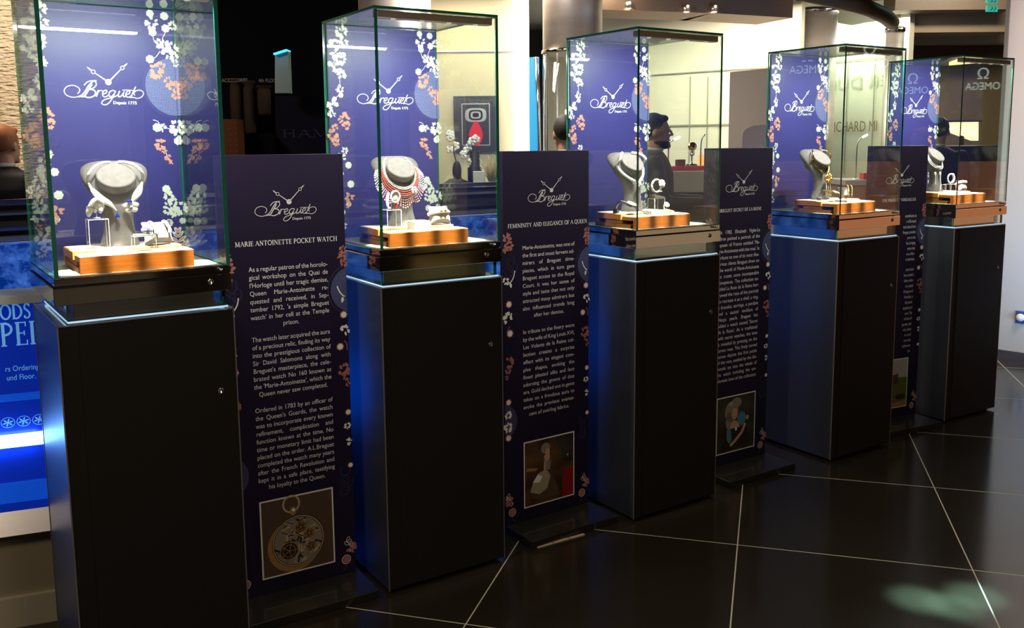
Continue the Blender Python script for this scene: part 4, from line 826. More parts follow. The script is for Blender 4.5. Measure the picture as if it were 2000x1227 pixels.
def ellp(cx, cz, rx, rz, n=28, rot=0): return [(cx + rx * cos(q * 2 * pi / n) * cos(rot) - rz * sin(q * 2 * pi / n) * sin(rot), cz + rx * cos(q * 2 * pi / n) * sin(rot) + rz * sin(q * 2 * pi / n) * cos(rot)) for q in range(n)]
def picture(i, y):
    mb = MB(); x0, x1, z0, z1 = PL, PR, PB_, PT; wd, ht = x1 - x0, z1 - z0
    P = lambda u, v: (x0 + u * wd, z0 + v * ht)
    mb.poly([(x0, z0), (x1, z0), (x1, z1), (x0, z1)], y, 13); e = .0055
    rect = [(x0 + e, z0 + e), (x1 - e, z0 + e), (x1 - e, z1 - e), (x0 + e, z1 - e)]
    if i == 0:
        mb.poly(rect, y - .0002, 0); c = P(.50, .40); r = .098
        mb.poly(ellp(c[0] - .014, c[1] - .012, r, r), y - .0003, 1); mb.poly(ellp(c[0], c[1], r * .98, r * .98), y - .0004, 3); mb.poly(ellp(c[0], c[1], r * .90, r * .90), y - .0005, 4)
        mb.ribbon(ellp(c[0], c[1], r * .94, r * .94, 40) + [(c[0] + r * .94, c[1])], .003, y - .0006, 2)
        rnd = random.Random(4)
        for k in range(110):
            an, d = rnd.uniform(0, 6.28), r * .82 * sqrt(rnd.random()); px_, pz_ = c[0] + d * cos(an), c[1] + d * sin(an); l = rnd.uniform(.008, .03); b_ = rnd.choice((.2, 1.4, 2.6, .9)) + rnd.uniform(-.2, .2)
            mb.ribbon([(px_ - l / 2 * cos(b_), pz_ - l / 2 * sin(b_)), (px_ + l / 2 * cos(b_), pz_ + l / 2 * sin(b_))], rnd.uniform(.002, .007), y - .0007 - k * .000001, rnd.choice((3, 3, 2, 4, 1, 3, 2)))
        for (gx, gz, gr) in ((-.035, -.030, .032), (.04, .02, .018), (.01, .05, .02), (.045, -.03, .018)):
            g_ = (c[0] + gx, c[1] + gz); mb.poly(ellp(*g_, gr, gr), y - .0009, 3); mb.ribbon(ellp(*g_, gr, gr, 24) + [(g_[0] + gr, g_[1])], .003, y - .001, 1)
            mb.ribbon(ellp(*g_, gr * .7, gr * .7, 20) + [(g_[0] + gr * .7, g_[1])], .0012, y - .001, 2)
            for q in range(5): an = q * 2 * pi / 5; mb.ribbon([g_, (g_[0] + gr * cos(an), g_[1] + gr * sin(an))], .0025, y - .001, 1)
        k0 = P(.44, .80); mb.poly(ellp(*k0, .012, .016), y - .0005, 1); mb.poly(ellp(k0[0] + .002, k0[1] + .004, .006, .006), y - .0006, 13)
        rc = P(.42, .895); mb.ribbon(ellp(rc[0], rc[1], .029, .030, 30) + [(rc[0] + .029, rc[1])], .006, y - .0005, 2)
    elif i == 1:    # a generic seated lady in pale silk
        mb.poly(rect, y - .0002, 11); mb.poly([P(.62, .98), P(.97, .98), P(.97, .55), P(.75, .6)], y - .0003, 12)
        mb.poly([P(.76, .03), P(.975, .03), P(.975, .46), P(.80, .44), P(.75, .30)], y - .0003, 7)
        mb.poly([P(.16, .12), P(.42, .06), P(.70, .08), P(.62, .3), P(.50, .46), P(.36, .48), P(.22, .38), P(.14, .25)], y - .0003, 1 - 1)
        mb.poly([P(.12, .22), P(.30, .16), P(.45, .22), P(.52, .40), P(.44, .52), P(.28, .48), P(.18, .38)], y - .0004, 10); mb.poly([P(.17, .36), P(.3, .34), P(.36, .42), P(.27, .47)], y - .0005, 13)
        mb.poly([P(.38, .50), P(.50, .50), P(.53, .62), P(.47, .70), P(.39, .66)], y - .0004, 4); mb.poly(ellp(*P(.45, .70), .016, .016), y - .0005, 5)
        mb.poly(ellp(*P(.46, .775), .0115, .017), y - .0006, 5); mb.poly(ellp(*P(.42, .84), .024, .024), y - .0005, 4)
        mb.ribbon([P(.41, .64), P(.40, .50), P(.45, .38)], .009, y - .0007, 5); mb.poly(ellp(*P(.86, .66), .006, .006), y - .0006, 4)
        mb.poly([P(.05, .55), P(.22, .53), P(.28, .56), P(.06, .60)], y - .0004, 1)
    elif i == 2:    # a generic half length lady in blue
        mb.poly(rect, y - .0002, 12); mb.poly(ellp(*P(.64, .56), .030, .035), y - .0003, 6)
        mb.poly([P(.14, .06), P(.30, .04), P(.78, .10), P(.72, .3), P(.60, .46), P(.34, .47), P(.24, .36)], y - .0003, 3)
        mb.poly(ellp(*P(.38, .72), .046, .052), y - .0004, 4); mb.poly(ellp(*P(.32, .56), .022, .045), y - .0004, 4); mb.poly(ellp(*P(.50, .86), .036, .026), y - .00045, 4); mb.poly(ellp(*P(.36, .855), .014, .013), y - .0005, 10)
        mb.poly([P(.34, .42), P(.60, .42), P(.56, .50), P(.49, .55), P(.42, .55), P(.36, .49)], y - .0006, 5); mb.poly(ellp(*P(.46, .67), .0200, .0285), y - .0007, 5)
        mb.poly([P(.26, .40), P(.36, .44), P(.39, .22), P(.34, .16), P(.27, .22)], y - .0007, 6); mb.ribbon([P(.36, .12), P(.50, .20), P(.66, .32), P(.74, .46)], .016, y - .0008, 5)
        mb.poly(ellp(*P(.79, .56), .011, .012), y - .0008, 10); mb.poly(ellp(*P(.50, .40), .007, .010), y - .0009, 13)
        for q in (.43, .49): mb.poly(ellp(*P(q, .685), .0022, .0012), y - .0009, 3)
        mb.ribbon([P(.44, .625), P(.475, .622)], .0025, y - .0009, 7)
    else:
        mb.poly(rect, y - .0002, 9); mb.poly([P(.02, .02), P(.98, .02), P(.98, .60), P(.7, .62), P(.02, .62)], y - .0003, 8); mb.poly([P(.3, .45), P(.72, .5), P(.72, .70), P(.60, .68), P(.3, .66)], y - .0004, 11); mb.poly([P(.02, .02), P(.98, .02), P(.98, .13), P(.02, .10)], y - .0004, 1)
        mb.poly(ellp(*P(.8, .22), .04, .016), y - .0005, 3)
    return mb
for i, (x, y, a) in enumerate(BN):
    t = thing('banner_stand', LAB[i], 'banner', (x, y, 0), a, 'navy text banners between the cases')
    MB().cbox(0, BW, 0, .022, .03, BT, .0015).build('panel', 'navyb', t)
    MB().cbox(.004 if i else -.005, BW + (.012 if i < 3 else .0), -.185 if i < 3 else -.19, .12, 0, .030, .002).build('base_plate', mat('dark_steel_base', (.016, .014, .011), .28, .0, coat=.3), t)
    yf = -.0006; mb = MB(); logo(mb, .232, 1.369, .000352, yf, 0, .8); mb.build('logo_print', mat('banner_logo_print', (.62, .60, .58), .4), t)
    mb = MB(); x0, x1 = TX[i]; serif(mb, TITLES[i], x0, 1.267 if i != 2 else 1.272, .0165 if i < 2 else .0150, x1 - x0, yf, 0); mb.build('title_print', 'white', t)
    mb = MB(); paras = (P1T, P2T, P3T, P4T)[i]; lx, rx = (.094, .372) if i < 3 else (.13, .372)
    if i == 1: rx = .362
    if i == 2: lx, rx = .090, .362
    allw = max(twidth(l.replace(' ', '')) + .20 * l.count(' ') for p in paras for l in p[0])
    size = (.0232 if i < 2 else .0245) if i < 3 else .0240; xs = (rx - lx) / (allw * size)
    if i == 3: xs = .60
    for lines, za, zb in paras:
        for k, ln in enumerate(lines):
            z = za + (zb - za) * k / (len(lines) - 1)
            if i == 3: text_line(mb, ln, rx - (twidth(ln.replace(' ', '')) + .3 * ln.count(' ')) * size * xs, z, size, xs, yf)
            elif k == len(lines) - 1 and i != 2: text_c(mb, ln, (lx + rx) / 2, z, size, xs, yf)
            else: text_line(mb, ln, lx, z, size, xs, yf, width=rx - lx)
    mb.build('body_print', 'btext', t)
    picture(i, yf).build('picture_print', PM, t)
    rnd = random.Random(21); mb = MB(); B = BW
    for xx, zz, rr_ in [(.018, 1.225, .018), (.028, 1.20, .020), (.012, 1.185, .012), (.430, 1.235, .012), (.425, 1.205, .014), (.432, 1.185, .010), (.418, .800, .018), (.428, .775, .012), (.432, .745, .008), (.028, .720, .020), (.018, .69, .012), (.012, .66, .008), (.424, .125, .016), (.020, .135, .018)]:
        motif(mb, 'L', xx, zz, rr_, yf, rnd, 1)
    for xx, zz, rr_ in [(.026, .960, .013), (.030, .840, .014), (.425, 1.00, .012), (.408, .885, .012), (.430, .640, .010), (.020, .555, .012), (.018, .405, .013), (.432, .44, .009)]: motif(mb, 'F', xx, zz, rr_, yf, rnd, 0, 1)
    for xx, zz, rr_ in [(.020, .905, .020), (.428, .945, .014), (.425, .590, .010), (.428, .53, .010), (.018, .50, .014), (.016, .45, .016), (.012, 1.055, .012)]: motif(mb, 'L', xx, zz, rr_, yf, rnd, 0)
    mb.poly([(min(B - .001, .463 + .083 * cos(q * pi / 36)), 1.09 + .083 * sin(q * pi / 36)) for q in range(72)], yf + .0002, 2)
    mb.ribbon([(min(B - .001, .463 + .093 * cos(R(75 + 210 * q / 40))), 1.09 + .093 * sin(R(75 + 210 * q / 40))) for q in range(41)], .0022, yf, 3)
    mb.poly([(max(.001, -.012 + .075 * cos(q * pi / 36)), .475 + .075 * sin(q * pi / 36)) for q in range(72)], yf + .0002, 3)
    stem(mb, [(.404, 1.105), (.412, 1.085), (.424, 1.070), (.432, 1.066)], .0045, yf, 0); leaf(mb, .424, 1.064, .020, .010, R(-100), yf, 0)
    stem(mb, [(.056, 1.095), (.050, 1.07), (.036, 1.05), (.018, 1.04)], .0045, yf, 0); leaf(mb, .034, 1.046, .020, .011, R(-80), yf, 0)
    stem(mb, [(.030, .87), (.022, .86), (.014, .845)], .003, yf, 1); stem(mb, [(.424, .905), (.432, .895), (.434, .87)], .003, yf, 1)
    for xx, zz in ((.03, 1.13), (.045, 1.10), (.02, 1.09), (.405, .43), (.415, .38), (.40, .35)): motif(mb, 'Q', xx, zz, .035, yf, rnd, 3)
    for s_ in (0, 1):     # outlined roses at the foot
        cx = .404 if s_ == 0 else .034; sg_ = 1 if s_ == 0 else -1
        mb.ribbon(ellp(cx, .075 + .008, .0165, .0165, 20) + [(cx + .0165, .083)], .0022, yf, 0); mb.poly(ellp(cx, .083, .013, .013), yf, 1)
        for q, (dx, dz) in enumerate(((.012, .03), (.02, .045), (.010, .055), (.022, .07), (.014, .085))):
            pts = []; an = .6 + q * .9
            for u_ in range(11):
                tt = u_ / 10 * 2 * pi; uu_ = .010 * (1 - cos(tt)); vv = .0055 * sin(tt); pts.append((cx + sg_ * dx + uu_ * cos(an) - vv * sin(an), .083 + dz + uu_ * sin(an) + vv * cos(an)))
            pts = [(min(max(p_[0], .002), B - .002), p_[1]) for p_ in pts]; mb.ribbon(pts, .0014, yf - .0001, 0)
        stem(mb, [(cx + .006 * sg_, .068), (cx - .004 * sg_, .052), (cx - .014 * sg_, .040)], .0032, yf, 3)
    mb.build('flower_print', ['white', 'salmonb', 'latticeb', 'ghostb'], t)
mb = MB(); 
for k in range(3): mb.box(k * .075 + .002, k * .075 + .072, 0, .012, 0, .006)
vs_ = thing('floor_grille', 'short pale slotted floor strip in front of the second banner base', 'floor strip', (.093, 3.455, 0), R(31))
for k in range(3): MB().box(k * .078, k * .078 + .074, 0, .013, 0, .004).build('slot', mat('pale_slot', (.5, .42, .28), .4), vs_)
# ================================================================ what lies in the cases
TZ = H3 + .002; FZ = TZ + .050; UZ = TZ + .058
WHERE = ['in the nearest case', 'in the second case', 'in the third case', 'in the fourth case', 'in the farthest case']
def put(o, i, s, t, z, rz=0):
    o.location = cp(i, s, t, z); o.rotation_euler = (0, 0, PED[i][2] + rz); return o
def item(name, label, cat, i, s, t, z, rz=0, group=None):
    o = thing(name, label, cat, (0, 0, 0), 0, group); return put(o, i, s, t, z, rz)
RS = [.078, .062, .042, .042, .045]; RW = .315
for i in range(5):
    t = item('display_riser', 'orange wooden stepped riser with tops painted pale as lit ' + WHERE[i], 'riser', i, RS[i], .052, TZ, 0, 'wooden risers in the cases')
    w_ = RW
    mb = MB(); mb.cbox(0, w_, 0, .014, 0, .050, .001); mb.cbox(0, w_, .0145, .085, .033, .050, .001); mb.build('front_channel', 'wood', t)
    MB().cbox(.0, w_ - .004, .030, .262, 0, .016, .001).build('lower_board', 'woodd', t)
    MB().cbox(.004, w_ - .008, .086, .20, .0165, .0325, .001).build('spacer', 'woodd', t)
    MB().cbox(-.004, w_ - .012, .0865, .25, .033, .058, .001).build('back_slab', 'wood', t)
    MB().cbox(-.004, w_ - .012, .235, .25, .0165, .0325, .001).build('back_foot', 'wood', t)
    mb = MB(); mb.box(.004, w_ - .004, .004, .083, .0502, .0512); mb.build('front_lit_top', 'pad', t)  # pale sheet paints the glare of the spots on the wood top
    MB().box(.0, w_ - .016, .09, .246, .0582, .0592).build('back_lit_top', 'pad', t)  # overlit wood of the back slab, painted as a pale sheet
# ---- velvet busts
RG = [(.0, .056, .000, .040), (.012, .054, .0, .038), (.05, .043, .0, .029), (.09, .043, .001, .026), (.125, .053, .005, .028), (.155, .070, .018, .031), (.185, .086, .032, .033), (.208, .094, .045, .032), (.226, .0945, .056, .029), (.240, .086, .064, .024), (.250, .068, .069, .017), (.255, .040, .071, .009)]
def rg(z):
    for k in range(len(RG) - 1):
        if z <= RG[k + 1][0]: f = (z - RG[k][0]) / (RG[k + 1][0] - RG[k][0]); return [RG[k][j] * (1 - f) + RG[k + 1][j] * f for j in (1, 2, 3)]
    return RG[-1][1:]
def chest_y(x, z):
    a, c, b_ = rg(max(0, min(z, .252))); u = min(.96, abs(x) / a); return c - b_ * sqrt(1 - u * u)
def bust_mesh():
    mb = MB(); prof = spline([(z, a, c) for z, a, c, b_ in RG], 3); pb_ = spline([(z, b_, 0) for z, a, c, b_ in RG], 3); rings = []
    for (z, a, c), (_, b_, _2) in zip(prof, pb_): rings.append([(a * cos(2 * pi * k / 32), c + b_ * sin(2 * pi * k / 32), z) for k in range(32)])
    mb.loft(rings)
    n = Vector((0, -.72, .69)); u_ = Vector((1, 0, 0)); v_ = n.cross(u_)
    c = Vector((0, -.004, .213)); rings = []
    for d, ra, rb in ((-.072, .062, .050), (-.060, .058, .050), (-.035, .0545, .048), (-.012, .0555, .050), (-.003, .056, .0505), (0.0, .054, .0485), (.001, .050, .045)):
        rings.append([tuple(c + n * d + u_ * ra * cos(2 * pi * k / 32) + v_ * rb * sin(2 * pi * k / 32)) for k in range(32)])
    return mb.loft(rings)
b0 = bust_mesh().build('necklace_bust', 'velvet')
BP = [(.222, .225, -.10), (.195, .225, .0), (.185, .235, .0), (.165, .245, .0), (.165, .245, .05)]
BL = ['grey velvet necklace bust wearing white leaves and a blue drop', 'grey velvet necklace bust wearing a wide pearl and coral collar', 'grey velvet necklace bust wearing a thick white rope', 'pale grey necklace bust wearing a gold necklace with tassels', 'grey necklace bust wearing a white bow necklace, in the farthest case']
for i in range(5):
    o = b0 if i == 0 else b0.copy()
    if i: C.objects.link(o)
    tag(o, BL[i], 'bust', 'velvet busts in the cases'); put(o, i, BP[i][0], BP[i][1], UZ + .0015, BP[i][2])
def onbust(name, label, cat, i, group='necklaces on the busts'):
    return item(name, label, cat, i, BP[i][0], BP[i][1], UZ + .0015, BP[i][2], group)
def neckpath(w0, zlow, ztop, off=.004, n=22, a0=-150, a1=150):
    pts = []
    for k in range(n + 1):
        an = R(a0 + (a1 - a0) * k / n); x = w0 * sin(an); f = (1 - cos(an)) / 2; z = zlow + (ztop - zlow) * f
        y = chest_y(x, z) - off
        # keep clear of the neck stub
        lean = .018 if abs(an) < 1.2 else .0
        pts.append((x, min(y, .045) - lean * (1 - abs(x) / w0) * .2, z))
    return pts
def beads(mb, pts, r, mi=0, step=None):
    P = [Vector(p) for p in pts]; step = step or 2 * r; acc = 0; mb.ell(tuple(P[0]), r, 8, 6, mi)
    for a, b_ in zip(P, P[1:]):
        l = (b_ - a).length; d = step - acc
        while d <= l: p = a.lerp(b_, d / l); mb.ell(tuple(p), r, 8, 6, mi); d += step
        acc = (acc + l) % step
    return mb
# case 1: leaf necklace
t = onbust('necklace', 'white pave leaf necklace with a blue drop on the nearest bust', 'necklace', 0)
pL = [(-.012, .030, .252), (-.035, .02, .250), (-.062, .0, .236), (-.076, -.004, .215), (-.077, chest_y(-.077, .195) - .004, .195), (-.070, chest_y(-.07, .175) - .005, .175), (-.058, chest_y(-.058, .155) - .006, .157), (-.045, chest_y(-.045, .14) - .008, .142), (-.025, chest_y(-.025, .125) - .010, .128), (-.008, chest_y(-.008, .105) - .01, .108)]
pR = [(.012, .030, .252), (.035, .02, .250), (.060, .0, .238), (.074, -.004, .218), (.076, chest_y(.076, .195) - .004, .196), (.070, chest_y(.07, .175) - .006, .178)]
mb = MB(); mb.tube(spline(pL[:7], 4), .0042, 8); mb.tube(spline(pR, 4), .0048, 8); mb.build('collar', 'diamond', t)
mb = MB(); sp = spline(pL[5:], 6); mb.tube(sp, [.004 + .010 * max(0, sin(pi * min(1, k / (len(sp) * .85)))) ** .8 if k < len(sp) * .85 else .003 for k in range(len(sp))], 10, sq=.8); mb.build('leaf', 'diamond', t)
sp = spline([(.070, chest_y(.07, .18) - .006, .182), (.062, chest_y(.062, .165) - .010, .165), (.050, chest_y(.05, .148) - .012, .148), (.040, chest_y(.04, .135) - .012, .134)], 6)
mb = MB(); mb.tube(sp, [.003 + .010 * sin(pi * k / len(sp)) for k in range(len(sp))], 10, sq=.8); mb.build('leaf', 'diamond', t)
mb = MB(); cc = Vector((.033, chest_y(.033, .118) - .016, .118))
for q in range(5): an = q * 1.256 + .4; mb.ell((cc.x + .014 * cos(an), cc.y, cc.z + .012 * sin(an)), (.011, .005, .009), 8, 6)
mb.ell(tuple(cc + Vector((0, -.006, 0))), .005, 8, 6); mb.build('flower', 'diamond', t)
mb = MB(); mb.ell((cc.x - .004, cc.y - .008, cc.z + .016), (.009, .005, .006), 8, 6); mb.ell((cc.x + .001, cc.y - .010, cc.z - .004), (.0035, .003, .0035), 6, 5); mb.build('blue_stones', 'sapphire', t)
mb = MB(); yy = chest_y(-.006, .095) - .010; mb.lathe([(0, .016), (.003, .010), (.0065, .002), (.005, -.004), (0, -.006)], 10, T=Matrix.Translation((-.006, yy, .088))); mb.build('blue_drop', 'sapphire', t)
# case 2: lace collar
t = onbust('necklace', 'wide collar of pearls, coral rows and pink bead lace on the second bust', 'necklace', 1)
mb = MB()
for w0, zl, zt in ((.0600, .140, .262), (.0635, .134, .262)): beads(mb, neckpath(w0, zl, zt, .006, 30, -140, 140), .0030, 0)
mb.build('pearl_strands', 'pearl', t)
mb = MB()
for w0, zl in ((.067, .126), (.071, .118), (.075, .111)): beads(mb, neckpath(w0, zl, .255, .006, 30, -105, 105), .0024, 0)
mb.build('coral_strands', 'coral', t)
mb = MB(); rnd = random.Random(5)
for k in range(47):
    an = R(-118 + 236 * k / 46); 
    for j in range(5):
        w0 = .080 + j * .0052; zl = .104 - j * (.0075 + .002 * cos(an * 9)); x = w0 * sin(an); f = (1 - cos(an)) / 2; z = zl + (.250 - zl) * f
        mb.ell((x, chest_y(x, z) - .005, z), .0029 if j < 4 else .0036, 6, 5, 0 if (abs(an) < 1.1) else 1)
mb.build('lace_fringe', ['pink', 'pearl'], t)
mb = MB()
for q in range(6): an = q * 1.047; mb.ell((.040 + .009 * cos(an), chest_y(.04, .125) - .012, .130 + .009 * sin(an)), (.006, .004, .006), 7, 5)
mb.ell((.040, chest_y(.04, .125) - .016, .130), .004, 7, 5); mb.build('flower_clasp', 'pearl', t)
# case 3: thick rope
t = onbust('necklace', 'thick white rope necklace with a round knot on the third bust', 'necklace', 2)
mb = MB(); pts = spline([(-.030, .035, .252), (-.055, .012, .246), (-.073, -.002, .225), (-.074, chest_y(-.074, .2) - .004, .200), (-.062, chest_y(-.062, .17) - .006, .170), (-.040, chest_y(-.04, .145) - .009, .147), (-.014, chest_y(-.014, .128) - .012, .130)], 5)
pts2 = [(-a, b_, c) for a, b_, c in pts]
mb.tube(pts, .0062, 10); mb.tube(pts2, .0062, 10); beads(mb, pts, .0068, 0, .006); beads(mb, pts2, .0068, 0, .006); mb.build('rope', 'pearl', t)
mb = MB(); yc = chest_y(0, .118) - .014
for k in range(26): an, b_ = k * 2.4, (k / 26 * 2 - 1); rr_ = sqrt(1 - b_ * b_); mb.ell((.0115 * rr_ * cos(an), yc - .005 + .006 * rr_ * sin(an), .118 + .0115 * b_), .0042, 6, 5)
mb.build('knot', 'pearl', t)
# case 4: gold with tassels
t = onbust('necklace', 'gold mesh necklace ending in a flower and long tassels, in the fourth case', 'necklace', 3)
pts = spline([(-.030, .035, .252), (-.055, .012, .246), (-.066, -.004, .222), (-.060, chest_y(-.06, .19) - .004, .190), (-.040, chest_y(-.04, .155) - .006, .160), (-.016, chest_y(-.016, .13) - .009, .135)], 5)
mb = MB(); mb.tube(pts, [.0035 + .006 * k / len(pts) for k in range(len(pts))], 8, sq=.5); mb.tube([(-a, b_, c) for a, b_, c in pts], [.0035 + .006 * k / len(pts) for k in range(len(pts))], 8, sq=.5); mb.build('mesh_band', 'gold', t)
mb = MB(); rnd = random.Random(3); yc = chest_y(0, .11) - .018
for k in range(40): an, b_ = k * 2.4, (k / 40 * 2 - 1); rr_ = sqrt(1 - b_ * b_); mb.ell((.023 * rr_ * cos(an), yc - .006 + .010 * rr_ * sin(an), .108 + .022 * b_), .0052, 6, 5)
mb.build('gold_flower', 'gold', t)
for k in range(8):
    x = -.018 + .005 * k; ln = .080 + .006 * sin(k * 2.3); MB().tube([(x * .7, yc - .006, .095), (x, yc - .010, .06), (x * 1.2, yc - .009, .095 - ln)], .0019, 5).build('tassel', 'gold' if k % 3 else 'pearl', t)
# case 5: bow necklace and earrings stand
t = onbust('necklace', 'white triple strand necklace with a bow on the farthest bust', 'necklace', 4)
mb = MB()
for w0, zl in ((.060, .150), (.065, .140), (.070, .130)): mb.tube(neckpath(w0, zl, .255, .006, 24, -120, 120), .0028, 6)
mb.build('strands', 'pearl', t)
mb = MB(); yb = chest_y(-.02, .135) - .012; mb.ell((-.032, yb, .142), (.013, .004, .008), 8, 6); mb.ell((-.008, yb, .140), (.013, .004, .008), 8, 6); mb.ell((-.02, yb - .002, .14), .005, 8, 6); mb.build('bow', 'diamond', t)
for k, x in enumerate((-.044, -.004)):
    t = onbust('drop_earring', 'long white drop earring below the bow, %s one in the farthest case' % ('left' if k == 0 else 'right'), 'earring', 4, 'drop earrings in the farthest case')
    mb = MB(); yy = chest_y(x * .6, .1) - .006
    for q in range(5): an = q * 1.256; mb.ell((x + .006 * cos(an), yy, .105 + .006 * sin(an)), .0042, 6, 5)
    mb.build('flower', 'diamond', t); mb = MB(); beads(mb, [(x, yy - .002, .095), (x + .002, yy - .004, .04)], .0028); mb.build('drop', 'diamond', t)
# ---- clear acrylic blocks
def acryl(i, s, t, z, sx, sy, sz, label, rz=0):
    o = item('acrylic_block', label, 'display block', i, s, t, z, rz, 'clear acrylic blocks in the cases')
    MB().box(-sx / 2, sx / 2, -sy / 2, sy / 2, 0, sz, sides=(None, 0, 0, 0, 0, 0)).build('body', 'glass2', o)
    mb = MB(); e = .0016
    for a in (-1, 1):
        for b_ in (-1, 1): mb.box(a * sx / 2 - (e if a > 0 else 0), a * sx / 2 + (e if a < 0 else 0), b_ * sy / 2 - (e if b_ > 0 else 0), b_ * sy / 2 + (e if b_ < 0 else 0), .001, sz)
        mb.box(-sx / 2, sx / 2, a * sy / 2 - (e if a > 0 else 0), a * sy / 2 + (e if a < 0 else 0), sz - e, sz); mb.box(a * sx / 2 - (e if a > 0 else 0), a * sx / 2 + (e if a < 0 else 0), -sy / 2, sy / 2, sz - e, sz)
    mb.build('polished_edges', 'acr_edge', o); return o
UU = UZ + .0015; FF = FZ + .0015
acryl(0, .150, .165, UU, .056, .045, .088, 'tall clear acrylic block under the white leaf earring in the nearest case')
acryl(0, .262, .095, FF, .062, .040, .045, 'low clear acrylic block under the ring in the nearest case')
acryl(1, .118, .150, UU, .056, .045, .066, 'clear acrylic block under the flower jewel with a red drop in the second case')
acryl(2, .262, .165, UU, .060, .045, .055, 'clear acrylic block under the bangle in the third case')
acryl(2, .240, .085, FF, .036, .024, .020, 'tiny clear acrylic block under the ring in the third case')
acryl(4, .110, .175, UU, .052, .042, .045, 'clear acrylic block at the foot of the bust in the farthest case')
acryl(4, .190, .165, UU, .050, .042, .045, 'clear acrylic block under the bangle in the farthest case')
# white cubes on the risers
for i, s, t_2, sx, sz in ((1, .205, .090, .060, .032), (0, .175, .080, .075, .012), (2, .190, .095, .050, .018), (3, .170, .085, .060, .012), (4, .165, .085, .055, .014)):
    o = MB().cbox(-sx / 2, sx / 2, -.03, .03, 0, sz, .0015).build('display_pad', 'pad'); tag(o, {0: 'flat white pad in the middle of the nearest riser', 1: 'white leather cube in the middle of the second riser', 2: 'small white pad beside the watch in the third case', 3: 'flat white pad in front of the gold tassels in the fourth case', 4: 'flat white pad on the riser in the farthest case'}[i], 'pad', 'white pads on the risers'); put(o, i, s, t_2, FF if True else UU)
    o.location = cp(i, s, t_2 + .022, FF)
# ---- pillows
def pillow_mesh():
    mb = MB(); n = 14; top = []; rings = []
    def P(u, v, s):
        e = (1 - u ** 4) * (1 - v ** 4); th = .022 * (max(e, 0) ** .5); pinch = 1 - .13 * (1 - u * u) - 0; px_ = .046 * u * (1 - .12 * (1 - v * v)); pz_ = .037 * v * (1 - .12 * (1 - u * u)); return (px_, s * th, pz_)
    for s in (-1, 1):
        v = [P(-1 + 2 * a / n, -1 + 2 * b_ / n, s) for a in range(n + 1) for b_ in range(n + 1)]
        f = [(a * (n + 1) + b_, (a + 1) * (n + 1) + b_, (a + 1) * (n + 1) + b_ + 1, a * (n + 1) + b_ + 1) for a in range(n) for b_ in range(n)]
        if s > 0: f = [q[::-1] for q in f]
        mb.add(v, f, 0, True)
    return mb
pm = pillow_mesh()
PLW = [(0, .318, .165, 0.15, 'grey satin cushion holding white earrings in the nearest case', 1.0), (1, .318, .165, .1, 'grey satin cushion with a white bracelet in the second case', .98), (3, .275, .19, .0, 'dark cushion with gold hoops in the fourth case', .85), (4, .285, .16, .1, 'grey cushion with a white bracelet in the farthest case', .9), (2, .262, .165, .0, 'small dark wedge pad under the bangle in the third case', .0)]
for i, s, t_2, rz, lab, sc in PLW:
    if sc == 0: continue
    o = item('cushion', lab, 'cushion', i, s, t_2, UU + .037 * sc, rz, 'cushions in the cases'); o.rotation_euler = (R(-18), 0, PED[i][2] + rz); o.scale = (sc, sc, sc)
    pm.build('pad', 'velvet' if i != 3 else mat('dark_velvet', (.05, .05, .05), .8), o)
def on_pillow(k, name, lab, cat):
    i, s, t_2, rz, _, sc = PLW[k]; o = item(name, lab, cat, i, s, t_2, UU + .037 * sc, rz); o.rotation_euler = (R(-18), 0, PED[i][2] + rz); o.scale = (sc, sc, sc); return o
def ringpts(rx, ry, c=(0, 0, 0), n=26, a0=0, a1=360, ax='z'):
    out = []
    for k in range(n + (a1 - a0 < 360)):
        an = R(a0 + (a1 - a0) * k / n); u_, v_ = rx * cos(an), ry * sin(an)
        out.append((c[0] + u_, c[1] + v_, c[2]) if ax == 'z' else ((c[0] + u_, c[1], c[2] + v_) if ax == 'y' else (c[0], c[1] + u_, c[2] + v_)))
    return out
for k, x in enumerate((-.018, .024)):
    o = on_pillow(0, 'earring', 'white curled earring with a blue bead on the grey cushion, %s one' % ('left' if k == 0 else 'right'), 'earring'); o['group'] = 'earrings on the cushion'
    MB().tube(spline([(x - .006, -.012, .030), (x - .004, -.022, .026), (x, -.027, .014), (x + .004, -.028, .000), (x + .002, -.029, -.010)], 4), .0052, 8).build('curl', 'diamond', o)
    MB().ell((x - .012 + k * .03, -.027, -.014), .004, 8, 6).build('blue_bead', 'sapphire', o)
o = on_pillow(1, 'bracelet', 'white pave bracelet with a bow round the grey cushion in the second case', 'bracelet')
MB().tube(ringpts(.043, .0255, (0, 0, .006), 32), .0065, 8, closed=True).build('band', 'diamond', o); mb = MB(); mb.ell((-.008, -.030, .008), (.008, .004, .006), 8, 6); mb.ell((.010, -.030, .008), (.008, .004, .006), 8, 6); mb.build('bow', 'gold', o)
o = on_pillow(3, 'bracelet', 'white bracelet with a round centre on the cushion in the farthest case', 'bracelet')
MB().tube(ringpts(.043, .0255, (0, 0, .016), 32), .0055, 8, closed=True).build('band', 'diamond', o); MB().ell((.02, -.028, .016), (.010, .006, .010), 10, 6).build('centre', 'pearl', o)
for k in range(2):
    o = on_pillow(2, 'hoop', 'gold beaded hoop arching over the dark cushion, %s one' % ('left' if k == 0 else 'right'), 'earring'); o['group'] = 'gold hoops in the fourth case'
    mb = MB(); beads(mb, [(.014 + k * .034 + .006 * (1 - cos(R(q * 12))), -.028 * cos(R(q * 12 - 60)) - .006, -.028 + .068 * sin(R(q * 9))) for q in range(11)], .0040); mb.build('beads', 'gold', o)
